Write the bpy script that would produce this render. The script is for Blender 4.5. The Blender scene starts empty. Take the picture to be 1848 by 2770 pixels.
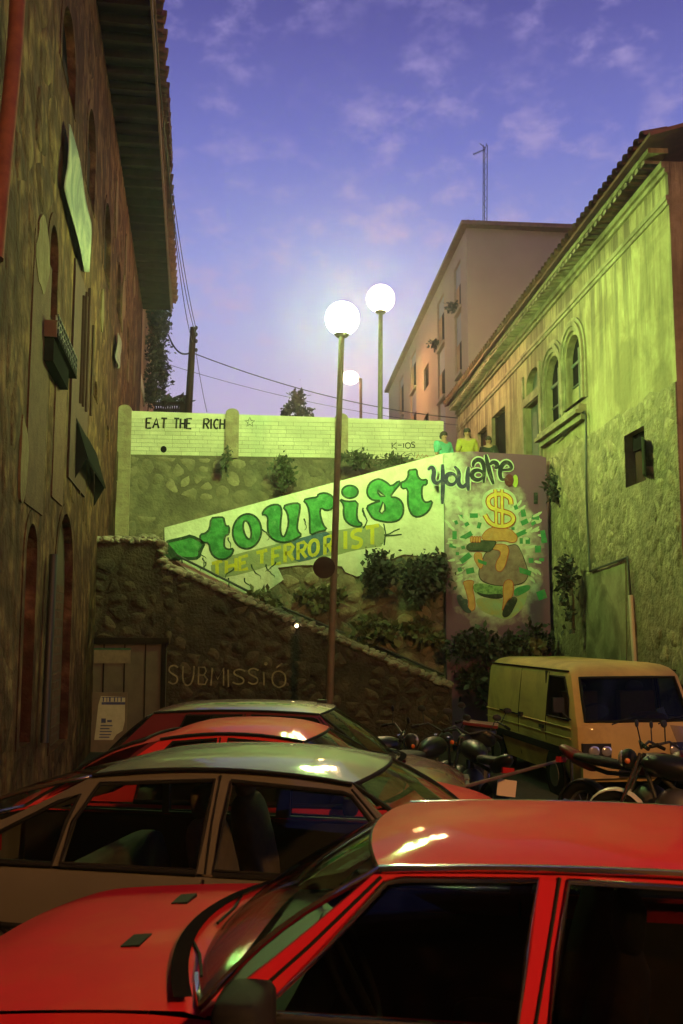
import bpy, bmesh, math, random
from mathutils import Vector, Matrix, noise
from mathutils.geometry import tessellate_polygon
random.seed(11)
R = math.radians
sc = bpy.context.scene
col = sc.collection

# ------------------------------------------------------------------ camera
FPX = 2600.0
PITCH = math.atan(315 / FPX)
CAM = Vector((0, 0, 2.08))
cd = bpy.data.cameras.new('camera')
cam = bpy.data.objects.new('camera', cd); col.objects.link(cam)
cam.location = CAM; cam.rotation_euler = (R(90) + PITCH, 0, 0)
cd.sensor_fit = 'VERTICAL'; cd.sensor_height = 36; cd.lens = 36 * FPX / 2770
cd.clip_start = 0.05; cd.clip_end = 2000
cd.dof.use_dof = True; cd.dof.focus_distance = 19; cd.dof.aperture_fstop = 5.6
sc.camera = cam

# ------------------------------------------------------------------ dusk sky
w = bpy.data.worlds.new('World'); sc.world = w; w.use_nodes = True
nt = w.node_tree; N = nt.nodes; Lk = nt.links
bg = N['Background']
tc = N.new('ShaderNodeTexCoord')
sep = N.new('ShaderNodeSeparateXYZ'); Lk.new(tc.outputs['Generated'], sep.inputs[0])
ramp = N.new('ShaderNodeValToRGB'); Lk.new(sep.outputs['Z'], ramp.inputs[0])
els = ramp.color_ramp.elements
els[0].position = 0.0; els[0].color = (.48, .36, .50, 1)
els[1].position = 1.0; els[1].color = (.006, .005, .022, 1)
for p, c in ((.235, (.53, .46, .69)), (.30, (.42, .42, .73)), (.369, (.31, .335, .71)), (.464, (.18, .195, .57)), (.547, (.12, .118, .40)), (.60, (.08, .078, .29)), (.72, (.022, .021, .085))):
    e = els.new(p); e.color = (*c, 1)
# clouds: small mottled puffs gathered in loose drifts
mp = N.new('ShaderNodeMapping'); mp.inputs['Scale'].default_value = (1, 1, 1.7); mp.inputs['Rotation'].default_value = (0, R(14), 0); mp.inputs['Location'].default_value = (3.1, .6, 0)
Lk.new(tc.outputs['Generated'], mp.inputs[0])
def wn(scale, det, lo, hi_):
    t = N.new('ShaderNodeTexNoise'); t.inputs['Scale'].default_value = scale; t.inputs['Detail'].default_value = det; t.inputs['Roughness'].default_value = .58; Lk.new(mp.outputs[0], t.inputs['Vector'])
    r = N.new('ShaderNodeMapRange'); r.interpolation_type = 'SMOOTHSTEP'; r.inputs[1].default_value = lo; r.inputs[2].default_value = hi_; Lk.new(t.outputs[0], r.inputs[0]); return r
puff = wn(22, 5, .45, .78); drift = wn(5.0, 3, .26, .58)
cr = N.new('ShaderNodeMath'); cr.operation = 'MULTIPLY'; Lk.new(puff.outputs[0], cr.inputs[0]); Lk.new(drift.outputs[0], cr.inputs[1])
hi = N.new('ShaderNodeMapRange'); Lk.new(sep.outputs['Z'], hi.inputs[0])
hi.inputs[1].default_value = .2; hi.inputs[2].default_value = .62
cc = N.new('ShaderNodeMix'); cc.data_type = 'RGBA'; Lk.new(hi.outputs[0], cc.inputs[0])
cc.inputs[6].default_value = (.58, .47, .71, 1); cc.inputs[7].default_value = (.29, .25, .58, 1)
mx = N.new('ShaderNodeMix'); mx.data_type = 'RGBA'
Lk.new(cr.outputs[0], mx.inputs[0]); Lk.new(ramp.outputs[0], mx.inputs[6]); Lk.new(cc.outputs[2], mx.inputs[7])
Lk.new(mx.outputs[2], bg.inputs[0]); bg.inputs[1].default_value = 1.0
# exposure
vs = sc.view_settings; vs.view_transform = 'Standard'; vs.look = 'None'; vs.gamma = 1; vs.exposure = 0; vs.use_curve_mapping = False
sc.cycles.max_bounces = 8; sc.cycles.transparent_max_bounces = 16; sc.cycles.caustics_reflective = False; sc.cycles.caustics_refractive = False
sc.cycles.sample_clamp_indirect = 3; sc.cycles.diffuse_bounces = 3; sc.cycles.glossy_bounces = 3; sc.cycles.use_adaptive_sampling = True; sc.cycles.adaptive_threshold = .03
sc.cycles.use_denoising = True
LAMP_GREEN = 2500; LAMP_WARM = 1500; LAMP_BACK = 6500

# ------------------------------------------------------------------ helpers
def P(px, py, Y):
    """world point seen at photo pixel (px,py) at distance Y up the alley"""
    c, s = math.cos(PITCH), math.sin(PITCH)
    a = (px - 924) / FPX; b = (1385 - py) / FPX
    d = Vector((a, c - b * s, s + b * c))
    return CAM + d * (Y / d.y)

class Fr:
    """a vertical plane: u along, v up, n out of the wall"""
    def __init__(s, o, e):
        s.o = Vector((o[0], o[1], 0)); s.u = Vector((e[0] - o[0], e[1] - o[1], 0)); s.len = s.u.length; s.u.normalize()
        s.v = Vector((0, 0, 1)); s.n = s.u.cross(s.v)
    def pt(s, a, b, c=0): return s.o + s.u * a + s.v * b + s.n * c
    def hit(s, px, py, c=0):
        q = P(px, py, 1.0) - CAM
        o = s.o + s.n * c
        k = (o - CAM).dot(s.n) / q.dot(s.n)
        r = CAM + q * k - o
        return (r.dot(s.u), r.z)

def tagk(o, label=None, cat=None, group=None, kind=None):
    if label: o['label'] = label
    if cat: o['category'] = cat
    if group: o['group'] = group
    if kind: o['kind'] = kind
    return o

def thing(name, label, cat, loc=(0, 0, 0), rz=0, group=None):
    o = bpy.data.objects.new(name, None); col.objects.link(o); o.empty_display_size = .2
    o.location = loc; o.rotation_euler = (0, 0, rz)
    return tagk(o, label, cat, group)

def root_of(o):
    while o.parent: o = o.parent
    return o

class MB:
    def __init__(s): s.v = []; s.f = []
    def add(s, vs, fs):
        k = len(s.v); s.v += [Vector(p) for p in vs]; s.f += [tuple(i + k for i in f) for f in fs]; return s
    def hexa(s, p):
        return s.add(p, [(0, 3, 2, 1), (4, 5, 6, 7), (0, 1, 5, 4), (1, 2, 6, 5), (2, 3, 7, 6), (3, 0, 4, 7)])
    def box(s, c, d, M=None):
        x, y, z = (q / 2 for q in d)
        p = [Vector(q) for q in ((-x, -y, -z), (x, -y, -z), (x, y, -z), (-x, y, -z), (-x, -y, z), (x, -y, z), (x, y, z), (-x, y, z))]
        if M: p = [M @ q for q in p]
        return s.hexa([q + Vector(c) for q in p])
    def fbox(s, fr, a0, a1, b0, b1, c0, c1):
        return s.hexa([fr.pt(a0, b0, c0), fr.pt(a1, b0, c0), fr.pt(a1, b0, c1), fr.pt(a0, b0, c1), fr.pt(a0, b1, c0), fr.pt(a1, b1, c0), fr.pt(a1, b1, c1), fr.pt(a0, b1, c1)])
    def tube(s, pts, r, n=8, caps=True, closed=False):
        pts = [Vector(p) for p in pts]; m = len(pts)
        rs = r if isinstance(r, (list, tuple)) else [r] * m
        rings = []; up = None
        for i, p in enumerate(pts):
            a = pts[(i - 1) % m] if (closed or i) else p; b = pts[(i + 1) % m] if (closed or i < m - 1) else p
            t = (b - a).normalized()
            if up is None: up = t.orthogonal().normalized()
            up = (up - t * up.dot(t))
            up = up.normalized() if up.length > 1e-6 else t.orthogonal().normalized()
            sd = t.cross(up)
            rings.append([p + (up * math.cos(q) + sd * math.sin(q)) * rs[i] for q in (2 * math.pi * k / n for k in range(n))])
        fs = []
        for i in range(m if closed else m - 1):
            j = (i + 1) % m
            for k in range(n): fs.append((i * n + k, i * n + (k + 1) % n, j * n + (k + 1) % n, j * n + k))
        if caps and not closed: fs += [tuple(range(n))[::-1], tuple((m - 1) * n + k for k in range(n))]
        return s.add([v for rg in rings for v in rg], fs)
    def sheet(s, fr, poly, c, holes=()):
        allp = [list(poly)] + [list(h) for h in holes]
        tri = tessellate_polygon([[Vector((a, b, 0)) for a, b in q] for q in allp])
        flat = [p for q in allp for p in q]
        return s.add([fr.pt(a, b, c) for a, b in flat], tri)
    def prism(s, fr, poly, c0, c1, holes=(), back=True):
        s.sheet(fr, poly, c1, holes)
        if back: s.sheet(fr, poly, c0, holes)
        for lp in [poly] + list(holes):
            m = len(lp)
            s.add([fr.pt(a, b, c) for c in (c0, c1) for a, b in lp], [(i, (i + 1) % m, m + (i + 1) % m, m + i) for i in range(m)])
        return s
    def ball(s, c, r, nu=14, nv=8, M=None):
        rx, ry, rz = r if isinstance(r, (tuple, list)) else (r, r, r)
        vs = [Vector((0, 0, rz))]; fs = []
        for i in range(1, nv):
            th = math.pi * i / nv
            for k in range(nu):
                ph = 2 * math.pi * k / nu
                vs.append(Vector((rx * math.sin(th) * math.cos(ph), ry * math.sin(th) * math.sin(ph), rz * math.cos(th))))
        vs.append(Vector((0, 0, -rz))); e = len(vs) - 1
        for k in range(nu):
            fs.append((0, 1 + k, 1 + (k + 1) % nu)); q = 1 + (nv - 2) * nu
            fs.append((e, q + (k + 1) % nu, q + k))
        for i in range(nv - 2):
            for k in range(nu):
                a = 1 + i * nu; b = a + nu
                fs.append((a + k, b + k, b + (k + 1) % nu, a + (k + 1) % nu))
        if M: vs = [M @ v for v in vs]
        return s.add([v + Vector(c) for v in vs], fs)
    def grid(s, fn, us, vs_):
        m = len(vs_)
        return s.add([fn(a, b) for a in us for b in vs_], [(i * m + j, i * m + j + 1, (i + 1) * m + j + 1, (i + 1) * m + j) for i in range(len(us) - 1) for j in range(m - 1)])
    def ribbon(s, fr, pts, wd, c, closed=False):
        """flat painted stroke on a wall"""
        m = len(pts); ws = wd if isinstance(wd, (list, tuple)) else [wd] * m
        q = [Vector(p) for p in pts]; out = []
        for i in range(m):
            a = q[(i - 1) % m] if (closed or i) else q[i]; b = q[(i + 1) % m] if (closed or i < m - 1) else q[i]
            t = (b - a); t = t.normalized() if t.length > 1e-9 else Vector((1, 0)); nn = Vector((-t.y, t.x))
            out += [q[i] + nn * ws[i] / 2, q[i] - nn * ws[i] / 2]
        return s.add([fr.pt(p.x, p.y, c) for p in out], [(2 * i, 2 * i + 1, (2 * i + 3) % (2 * m), (2 * i + 2) % (2 * m)) for i in range(m if closed else m - 1)])
    def build(s, name, mat, parent=None, smooth=None, base=None, local=False, label=None, cat=None, group=None, kind=None, fix=True, sub=0):
        off = Vector((0, 0, 0))
        if not local:
            if parent: off = root_of(parent).location.copy()
            elif base is not None: off = Vector(base)
        me = bpy.data.meshes.new(name)
        me.from_pydata([v - off for v in s.v], [], s.f)
        if fix:
            bm = bmesh.new(); bm.from_mesh(me); bmesh.ops.remove_doubles(bm, verts=bm.verts, dist=1e-5)
            bmesh.ops.recalc_face_normals(bm, faces=bm.faces); bm.to_mesh(me); bm.free()
        me.validate()
        if smooth is not None:
            me.shade_smooth()
            if smooth < 180: me.set_sharp_from_angle(angle=R(smooth))
        me.materials.append(mat)
        o = bpy.data.objects.new(name, me); col.objects.link(o)
        if parent: o.parent = parent
        elif base is not None: o.location = off
        if sub:
            md = o.modifiers.new('Subdivision', 'SUBSURF'); md.levels = sub; md.render_levels = sub
        return tagk(o, label, cat, group, kind)

def piece(name, me, parent, loc, rot=None, scale=None):
    """a repeated part that shares mesh data; loc in world unless the root is rotated"""
    o = bpy.data.objects.new(name, me); col.objects.link(o); o.parent = parent
    o.location = Vector(loc) - root_of(parent).location
    if rot is not None: o.rotation_euler = rot
    if scale is not None: o.scale = scale
    return o

def mesh_of(mb, name, mat, smooth=None):
    o = mb.build(name, mat, smooth=smooth); me = o.data; bpy.data.objects.remove(o); return me

def smooth_poly(pts, it=2):
    for _ in range(it):
        q = []
        for i in range(len(pts)):
            a = pts[i]; b = pts[(i + 1) % len(pts)]
            q += [(a[0] * .75 + b[0] * .25, a[1] * .75 + b[1] * .25), (a[0] * .25 + b[0] * .75, a[1] * .25 + b[1] * .75)]
        pts = q
    return pts
def smooth_line(pts, it=2):
    for _ in range(it):
        q = [pts[0]]
        for i in range(len(pts) - 1):
            a, b = pts[i], pts[i + 1]
            q += [(a[0] * .75 + b[0] * .25, a[1] * .75 + b[1] * .25), (a[0] * .25 + b[0] * .75, a[1] * .25 + b[1] * .75)]
        pts = q + [pts[-1]]
    return pts
def ell(cx, cy, rx, ry, n=24, rot=0):
    return [(cx + rx * math.cos(t) * math.cos(rot) - ry * math.sin(t) * math.sin(rot), cy + rx * math.cos(t) * math.sin(rot) + ry * math.sin(t) * math.cos(rot)) for t in (2 * math.pi * k / n for k in range(n))]
def inside(p, poly):
    r = False; j = len(poly) - 1
    for i in range(len(poly)):
        if (poly[i][1] > p[1]) != (poly[j][1] > p[1]) and p[0] < (poly[j][0] - poly[i][0]) * (p[1] - poly[i][1]) / (poly[j][1] - poly[i][1]) + poly[i][0]: r = not r
        j = i
    return r

def voronoi(poly, n, seed=0, stretch=1.3):
    """split a convex polygon into stone-shaped cells"""
    rnd = random.Random(seed)
    a0 = min(p[0] for p in poly); a1 = max(p[0] for p in poly); b0 = min(p[1] for p in poly); b1 = max(p[1] for p in poly)
    area = abs(sum(poly[i][0] * poly[(i + 1) % len(poly)][1] - poly[(i + 1) % len(poly)][0] * poly[i][1] for i in range(len(poly)))) / 2
    dmin = math.sqrt(area / n) * .72
    S = []; tries = 0
    while len(S) < n and tries < n * 60:
        tries += 1
        p = (rnd.uniform(a0, a1), rnd.uniform(b0, b1))
        if not inside(p, poly): continue
        if all(((p[0] - q[0]) / stretch) ** 2 + ((p[1] - q[1]) * stretch) ** 2 > dmin * dmin for q in S): S.append(p)
    cells = []
    for i, p in enumerate(S):
        c = list(poly)
        nb = sorted(((q[0] - p[0]) ** 2 + (q[1] - p[1]) ** 2, q) for j, q in enumerate(S) if j != i)[:18]
        for _, q in nb:
            mx_, my_ = (p[0] + q[0]) / 2, (p[1] + q[1]) / 2; dx, dy = q[0] - p[0], q[1] - p[1]
            out = []
            for k in range(len(c)):
                A, B = c[k], c[(k + 1) % len(c)]
                da = (A[0] - mx_) * dx + (A[1] - my_) * dy; db = (B[0] - mx_) * dx + (B[1] - my_) * dy
                if da <= 0: out.append(A)
                if da * db < 0:
                    t = da / (da - db); out.append((A[0] + (B[0] - A[0]) * t, A[1] + (B[1] - A[1]) * t))
            c = out
            if len(c) < 3: break
        if len(c) >= 3: cells.append((p, c))
    return cells

def stones(fr, poly, n, mat, parent, seed=0, c0=0.0, depth=(.03, .07), joint=.022, skip=None, name='stone'):
    rnd = random.Random(seed + 5)
    for p, c in voronoi(poly, n, seed):
        if skip and skip(p): continue
        cx = sum(q[0] for q in c) / len(c); cy = sum(q[1] for q in c) / len(c)
        def ins(q, d):
            dx, dy = q[0] - cx, q[1] - cy; l = math.hypot(dx, dy) or 1e-6; k = max(.3, (l - d) / l)
            return (cx + dx * k, cy + dy * k)
        ring = smooth_poly([ins(q, joint) for q in c], 1)
        h = rnd.uniform(*depth); m = len(ring)
        top = [ins(q, .05 + .02 * rnd.random()) for q in ring]
        mb = MB()
        mb.add([fr.pt(a, b, c0 - .03) for a, b in ring] + [fr.pt(a, b, c0 + h * (.75 + .25 * rnd.random())) for a, b in top] + [fr.pt(cx, cy, c0 + h * 1.1)],
               [(i, (i + 1) % m, m + (i + 1) % m, m + i) for i in range(m)] + [(m + i, m + (i + 1) % m, 2 * m) for i in range(m)])
        mb.build(name, mat, parent, smooth=50)

# ------------------------------------------------------------------ materials
def newmat(name):
    m = bpy.data.materials.new(name); m.use_nodes = True
    return m, m.node_tree.nodes, m.node_tree.links, m.node_tree.nodes['Principled BSDF']

def M_(name, c1, c2=None, c3=None, rough=.85, scale=4, s3=.6, metal=0, bump=0, bscale=30, rnd=0, coat=0, coord='pos', stretch=(1, 1, 1), streak=None, thr=(.35, .65), t3=(.45, .62), spec=.5, rvar=0, vor=0, streakz=None, vbump=.5):
    m, n, l, b = newmat(name)
    b.inputs['Roughness'].default_value = rough; b.inputs['Metallic'].default_value = metal
    b.inputs['Specular IOR Level'].default_value = spec
    if coat: b.inputs['Coat Weight'].default_value = coat; b.inputs['Coat Roughness'].default_value = .065
    if coord == 'pos': src = n.new('ShaderNodeNewGeometry').outputs['Position']
    else: src = n.new('ShaderNodeTexCoord').outputs['Object']
    mpn = n.new('ShaderNodeMapping'); mpn.inputs['Scale'].default_value = stretch; l.new(src, mpn.inputs[0])
    def noisef(sc_, lo, hi_, det=7, vec=None, dist=0):
        t = n.new('ShaderNodeTexNoise'); t.inputs['Scale'].default_value = sc_; t.inputs['Detail'].default_value = det; t.inputs['Roughness'].default_value = .62; t.inputs['Distortion'].default_value = dist
        l.new(vec or mpn.outputs[0], t.inputs['Vector'])
        r = n.new('ShaderNodeMapRange'); r.inputs[1].default_value = lo; r.inputs[2].default_value = hi_; l.new(t.outputs[0], r.inputs[0]); return r.outputs[0]
    def mixc(f, a, bcol):
        x = n.new('ShaderNodeMix'); x.data_type = 'RGBA'; l.new(f, x.inputs[0])
        if isinstance(a, tuple): x.inputs[6].default_value = (*a, 1)
        else: l.new(a, x.inputs[6])
        x.inputs[7].default_value = (*bcol, 1); return x.outputs[2]
    cur = None
    if c2: cur = mixc(noisef(scale, *thr), c1, c2)
    if c3: cur = mixc(noisef(s3, *t3, dist=.6), cur if cur is not None else c1, c3)
    if streak:  # (colour, lo, hi): dirt runs, thin across and long down the wall
        sm = n.new('ShaderNodeMapping'); sm.inputs['Scale'].default_value = (3.0, 3.0, .30); l.new(src, sm.inputs[0])
        sf = noisef(1.3, streak[1], streak[2], 5, sm.outputs[0])
        if streakz:
            sz = n.new('ShaderNodeSeparateXYZ'); l.new(src, sz.inputs[0]); zr = n.new('ShaderNodeMapRange'); zr.inputs[1].default_value = streakz[0]; zr.inputs[2].default_value = streakz[1]; l.new(sz.outputs['Z'], zr.inputs[0])
            zn = n.new('ShaderNodeMath'); zn.operation = 'MULTIPLY'; l.new(zr.outputs[0], zn.inputs[0]); l.new(sf, zn.inputs[1]); sf = zn.outputs[0]
        cur = mixc(sf, cur if cur is not None else c1, streak[0])
    if vor:  # small rubble: dark joints between uneven cells
        wv = n.new('ShaderNodeTexNoise'); wv.inputs['Scale'].default_value = 2.5; wv.inputs['Detail'].default_value = 4; l.new(mpn.outputs[0], wv.inputs['Vector'])
        av = n.new('ShaderNodeVectorMath'); av.operation = 'MULTIPLY_ADD'; l.new(wv.outputs['Color'], av.inputs[0]); av.inputs[1].default_value = (.45, .45, .45); l.new(mpn.outputs[0], av.inputs[2])
        vt_ = n.new('ShaderNodeTexVoronoi'); vt_.inputs['Scale'].default_value = vor; vt_.inputs['Randomness'].default_value = 1; l.new(av.outputs[0], vt_.inputs['Vector'])
        vr = n.new('ShaderNodeMapRange'); vr.inputs[1].default_value = .35; vr.inputs[2].default_value = .75; vr.inputs[4].default_value = .75; l.new(vt_.outputs['Distance'], vr.inputs[0])
        cur = mixc(vr.outputs[0], cur if cur is not None else c1, tuple(q * .45 for q in c1)); VD = vt_.outputs['Distance']
    if rnd:
        oi = n.new('ShaderNodeObjectInfo'); h = n.new('ShaderNodeHueSaturation')
        r = n.new('ShaderNodeMapRange'); r.inputs[3].default_value = 1 - rnd; r.inputs[4].default_value = 1 + rnd; l.new(oi.outputs['Random'], r.inputs[0])
        l.new(r.outputs[0], h.inputs['Value'])
        if cur is None: h.inputs['Color'].default_value = (*c1, 1)
        else: l.new(cur, h.inputs['Color'])
        cur = h.outputs[0]
    if cur is None: b.inputs['Base Color'].default_value = (*c1, 1)
    else: l.new(cur, b.inputs['Base Color'])
    if rvar:
        q = noisef(3.5, .3, .7); r = n.new('ShaderNodeMapRange'); r.inputs[3].default_value = max(.02, rough - rvar); r.inputs[4].default_value = rough + rvar
        l.new(q, r.inputs[0]); l.new(r.outputs[0], b.inputs['Roughness'])
    if bump:
        t = n.new('ShaderNodeTexNoise'); t.inputs['Scale'].default_value = bscale; t.inputs['Detail'].default_value = 6; l.new(mpn.outputs[0], t.inputs['Vector'])
        bp = n.new('ShaderNodeBump'); bp.inputs['Strength'].default_value = bump; bp.inputs['Distance'].default_value = .05
        l.new(t.outputs[0], bp.inputs['Height']); l.new(bp.outputs[0], b.inputs['Normal'])
        if vor:
            b2 = n.new('ShaderNodeBump'); b2.invert = True; b2.inputs['Strength'].default_value = vbump; b2.inputs['Distance'].default_value = .06; l.new(VD, b2.inputs['Height']); l.new(b2.outputs[0], bp.inputs['Normal'])
    return m

def emis(name, c, s, body=(.8, .8, .8), limb=False):
    m, n, l, b = newmat(name)
    b.inputs['Base Color'].default_value = (*body, 1); b.inputs['Emission Color'].default_value = (*c, 1); b.inputs['Emission Strength'].default_value = s
    if limb:  # opal glass: the rim of the globe is less bright than its middle
        lw = n.new('ShaderNodeLayerWeight'); lw.inputs[0].default_value = .5; r = n.new('ShaderNodeMapRange'); r.inputs[1].default_value = .55; r.inputs[2].default_value = 1.0; r.inputs[3].default_value = s; r.inputs[4].default_value = 1.6; l.new(lw.outputs['Facing'], r.inputs[0]); l.new(r.outputs[0], b.inputs['Emission Strength'])
    return m
def lamp_light(parent, loc, rad, c, L_, up=1.0, down=1.0, belt=.25):
    """the lamp inside a globe: as bright as the globe's own surface would be; up / down = share sent above / below the belt"""
    ld = bpy.data.lights.new('lamp_light', 'POINT'); ld.color = c; ld.shadow_soft_size = rad; ld.energy = L_ * 14 * math.pi ** 2 * rad ** 2
    ld.use_nodes = True; nt_ = ld.node_tree; n = nt_.nodes; l = nt_.links; e = n['Emission']
    t = n.new('ShaderNodeTexCoord'); sp = n.new('ShaderNodeSeparateXYZ'); l.new(t.outputs['Normal'], sp.inputs[0])
    ad = n.new('ShaderNodeMath'); ad.operation = 'MULTIPLY_ADD'; l.new(sp.outputs['Z'], ad.inputs[0]); ad.inputs[1].default_value = -.5 if FLIP else .5; ad.inputs[2].default_value = .5
    cr_ = n.new('ShaderNodeValToRGB'); l.new(ad.outputs[0], cr_.inputs[0]); cr_.color_ramp.interpolation = 'EASE'
    q = cr_.color_ramp.elements; q[0].position = .06; q[0].color = (down,) * 3 + (1,); q[1].position = .76; q[1].color = (up,) * 3 + (1,)
    for p_ in (.5 - belt, .57): z_ = q.new(p_); z_.color = (1, 1, 1, 1)
    l.new(cr_.outputs[0], e.inputs['Strength'])
    o = bpy.data.objects.new('lamp_light', ld); col.objects.link(o); o.parent = parent; o.location = Vector(loc) - parent.location
    return o
FLIP = False
def glass(name, tint=(.42, .46, .43), refl=.8):
    m, n, l, b = newmat(name); n.remove(b)
    t = n.new('ShaderNodeBsdfTransparent'); t.inputs[0].default_value = (*tint, 1)
    g = n.new('ShaderNodeBsdfGlossy'); g.inputs['Roughness'].default_value = .03; g.inputs[0].default_value = (refl, refl, refl, 1)
    ge = n.new('ShaderNodeNewGeometry'); dt = n.new('ShaderNodeVectorMath'); dt.operation = 'DOT_PRODUCT'; l.new(ge.outputs['Normal'], dt.inputs[0]); l.new(ge.outputs['Incoming'], dt.inputs[1])
    ab = n.new('ShaderNodeMath'); ab.operation = 'ABSOLUTE'; l.new(dt.outputs['Value'], ab.inputs[0]); iv = n.new('ShaderNodeMath'); iv.operation = 'SUBTRACT'; iv.inputs[0].default_value = 1; l.new(ab.outputs[0], iv.inputs[1])
    pw = n.new('ShaderNodeMath'); pw.operation = 'POWER'; l.new(iv.outputs[0], pw.inputs[0]); pw.inputs[1].default_value = 5
    f = n.new('ShaderNodeMath'); f.operation = 'MULTIPLY_ADD'; l.new(pw.outputs[0], f.inputs[0]); f.inputs[1].default_value = .92; f.inputs[2].default_value = .045
    x = n.new('ShaderNodeMixShader'); l.new(f.outputs[0], x.inputs[0]); l.new(t.outputs[0], x.inputs[1]); l.new(g.outputs[0], x.inputs[2])
    l.new(x.outputs[0], n['Material Output'].inputs[0]); return m

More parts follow.
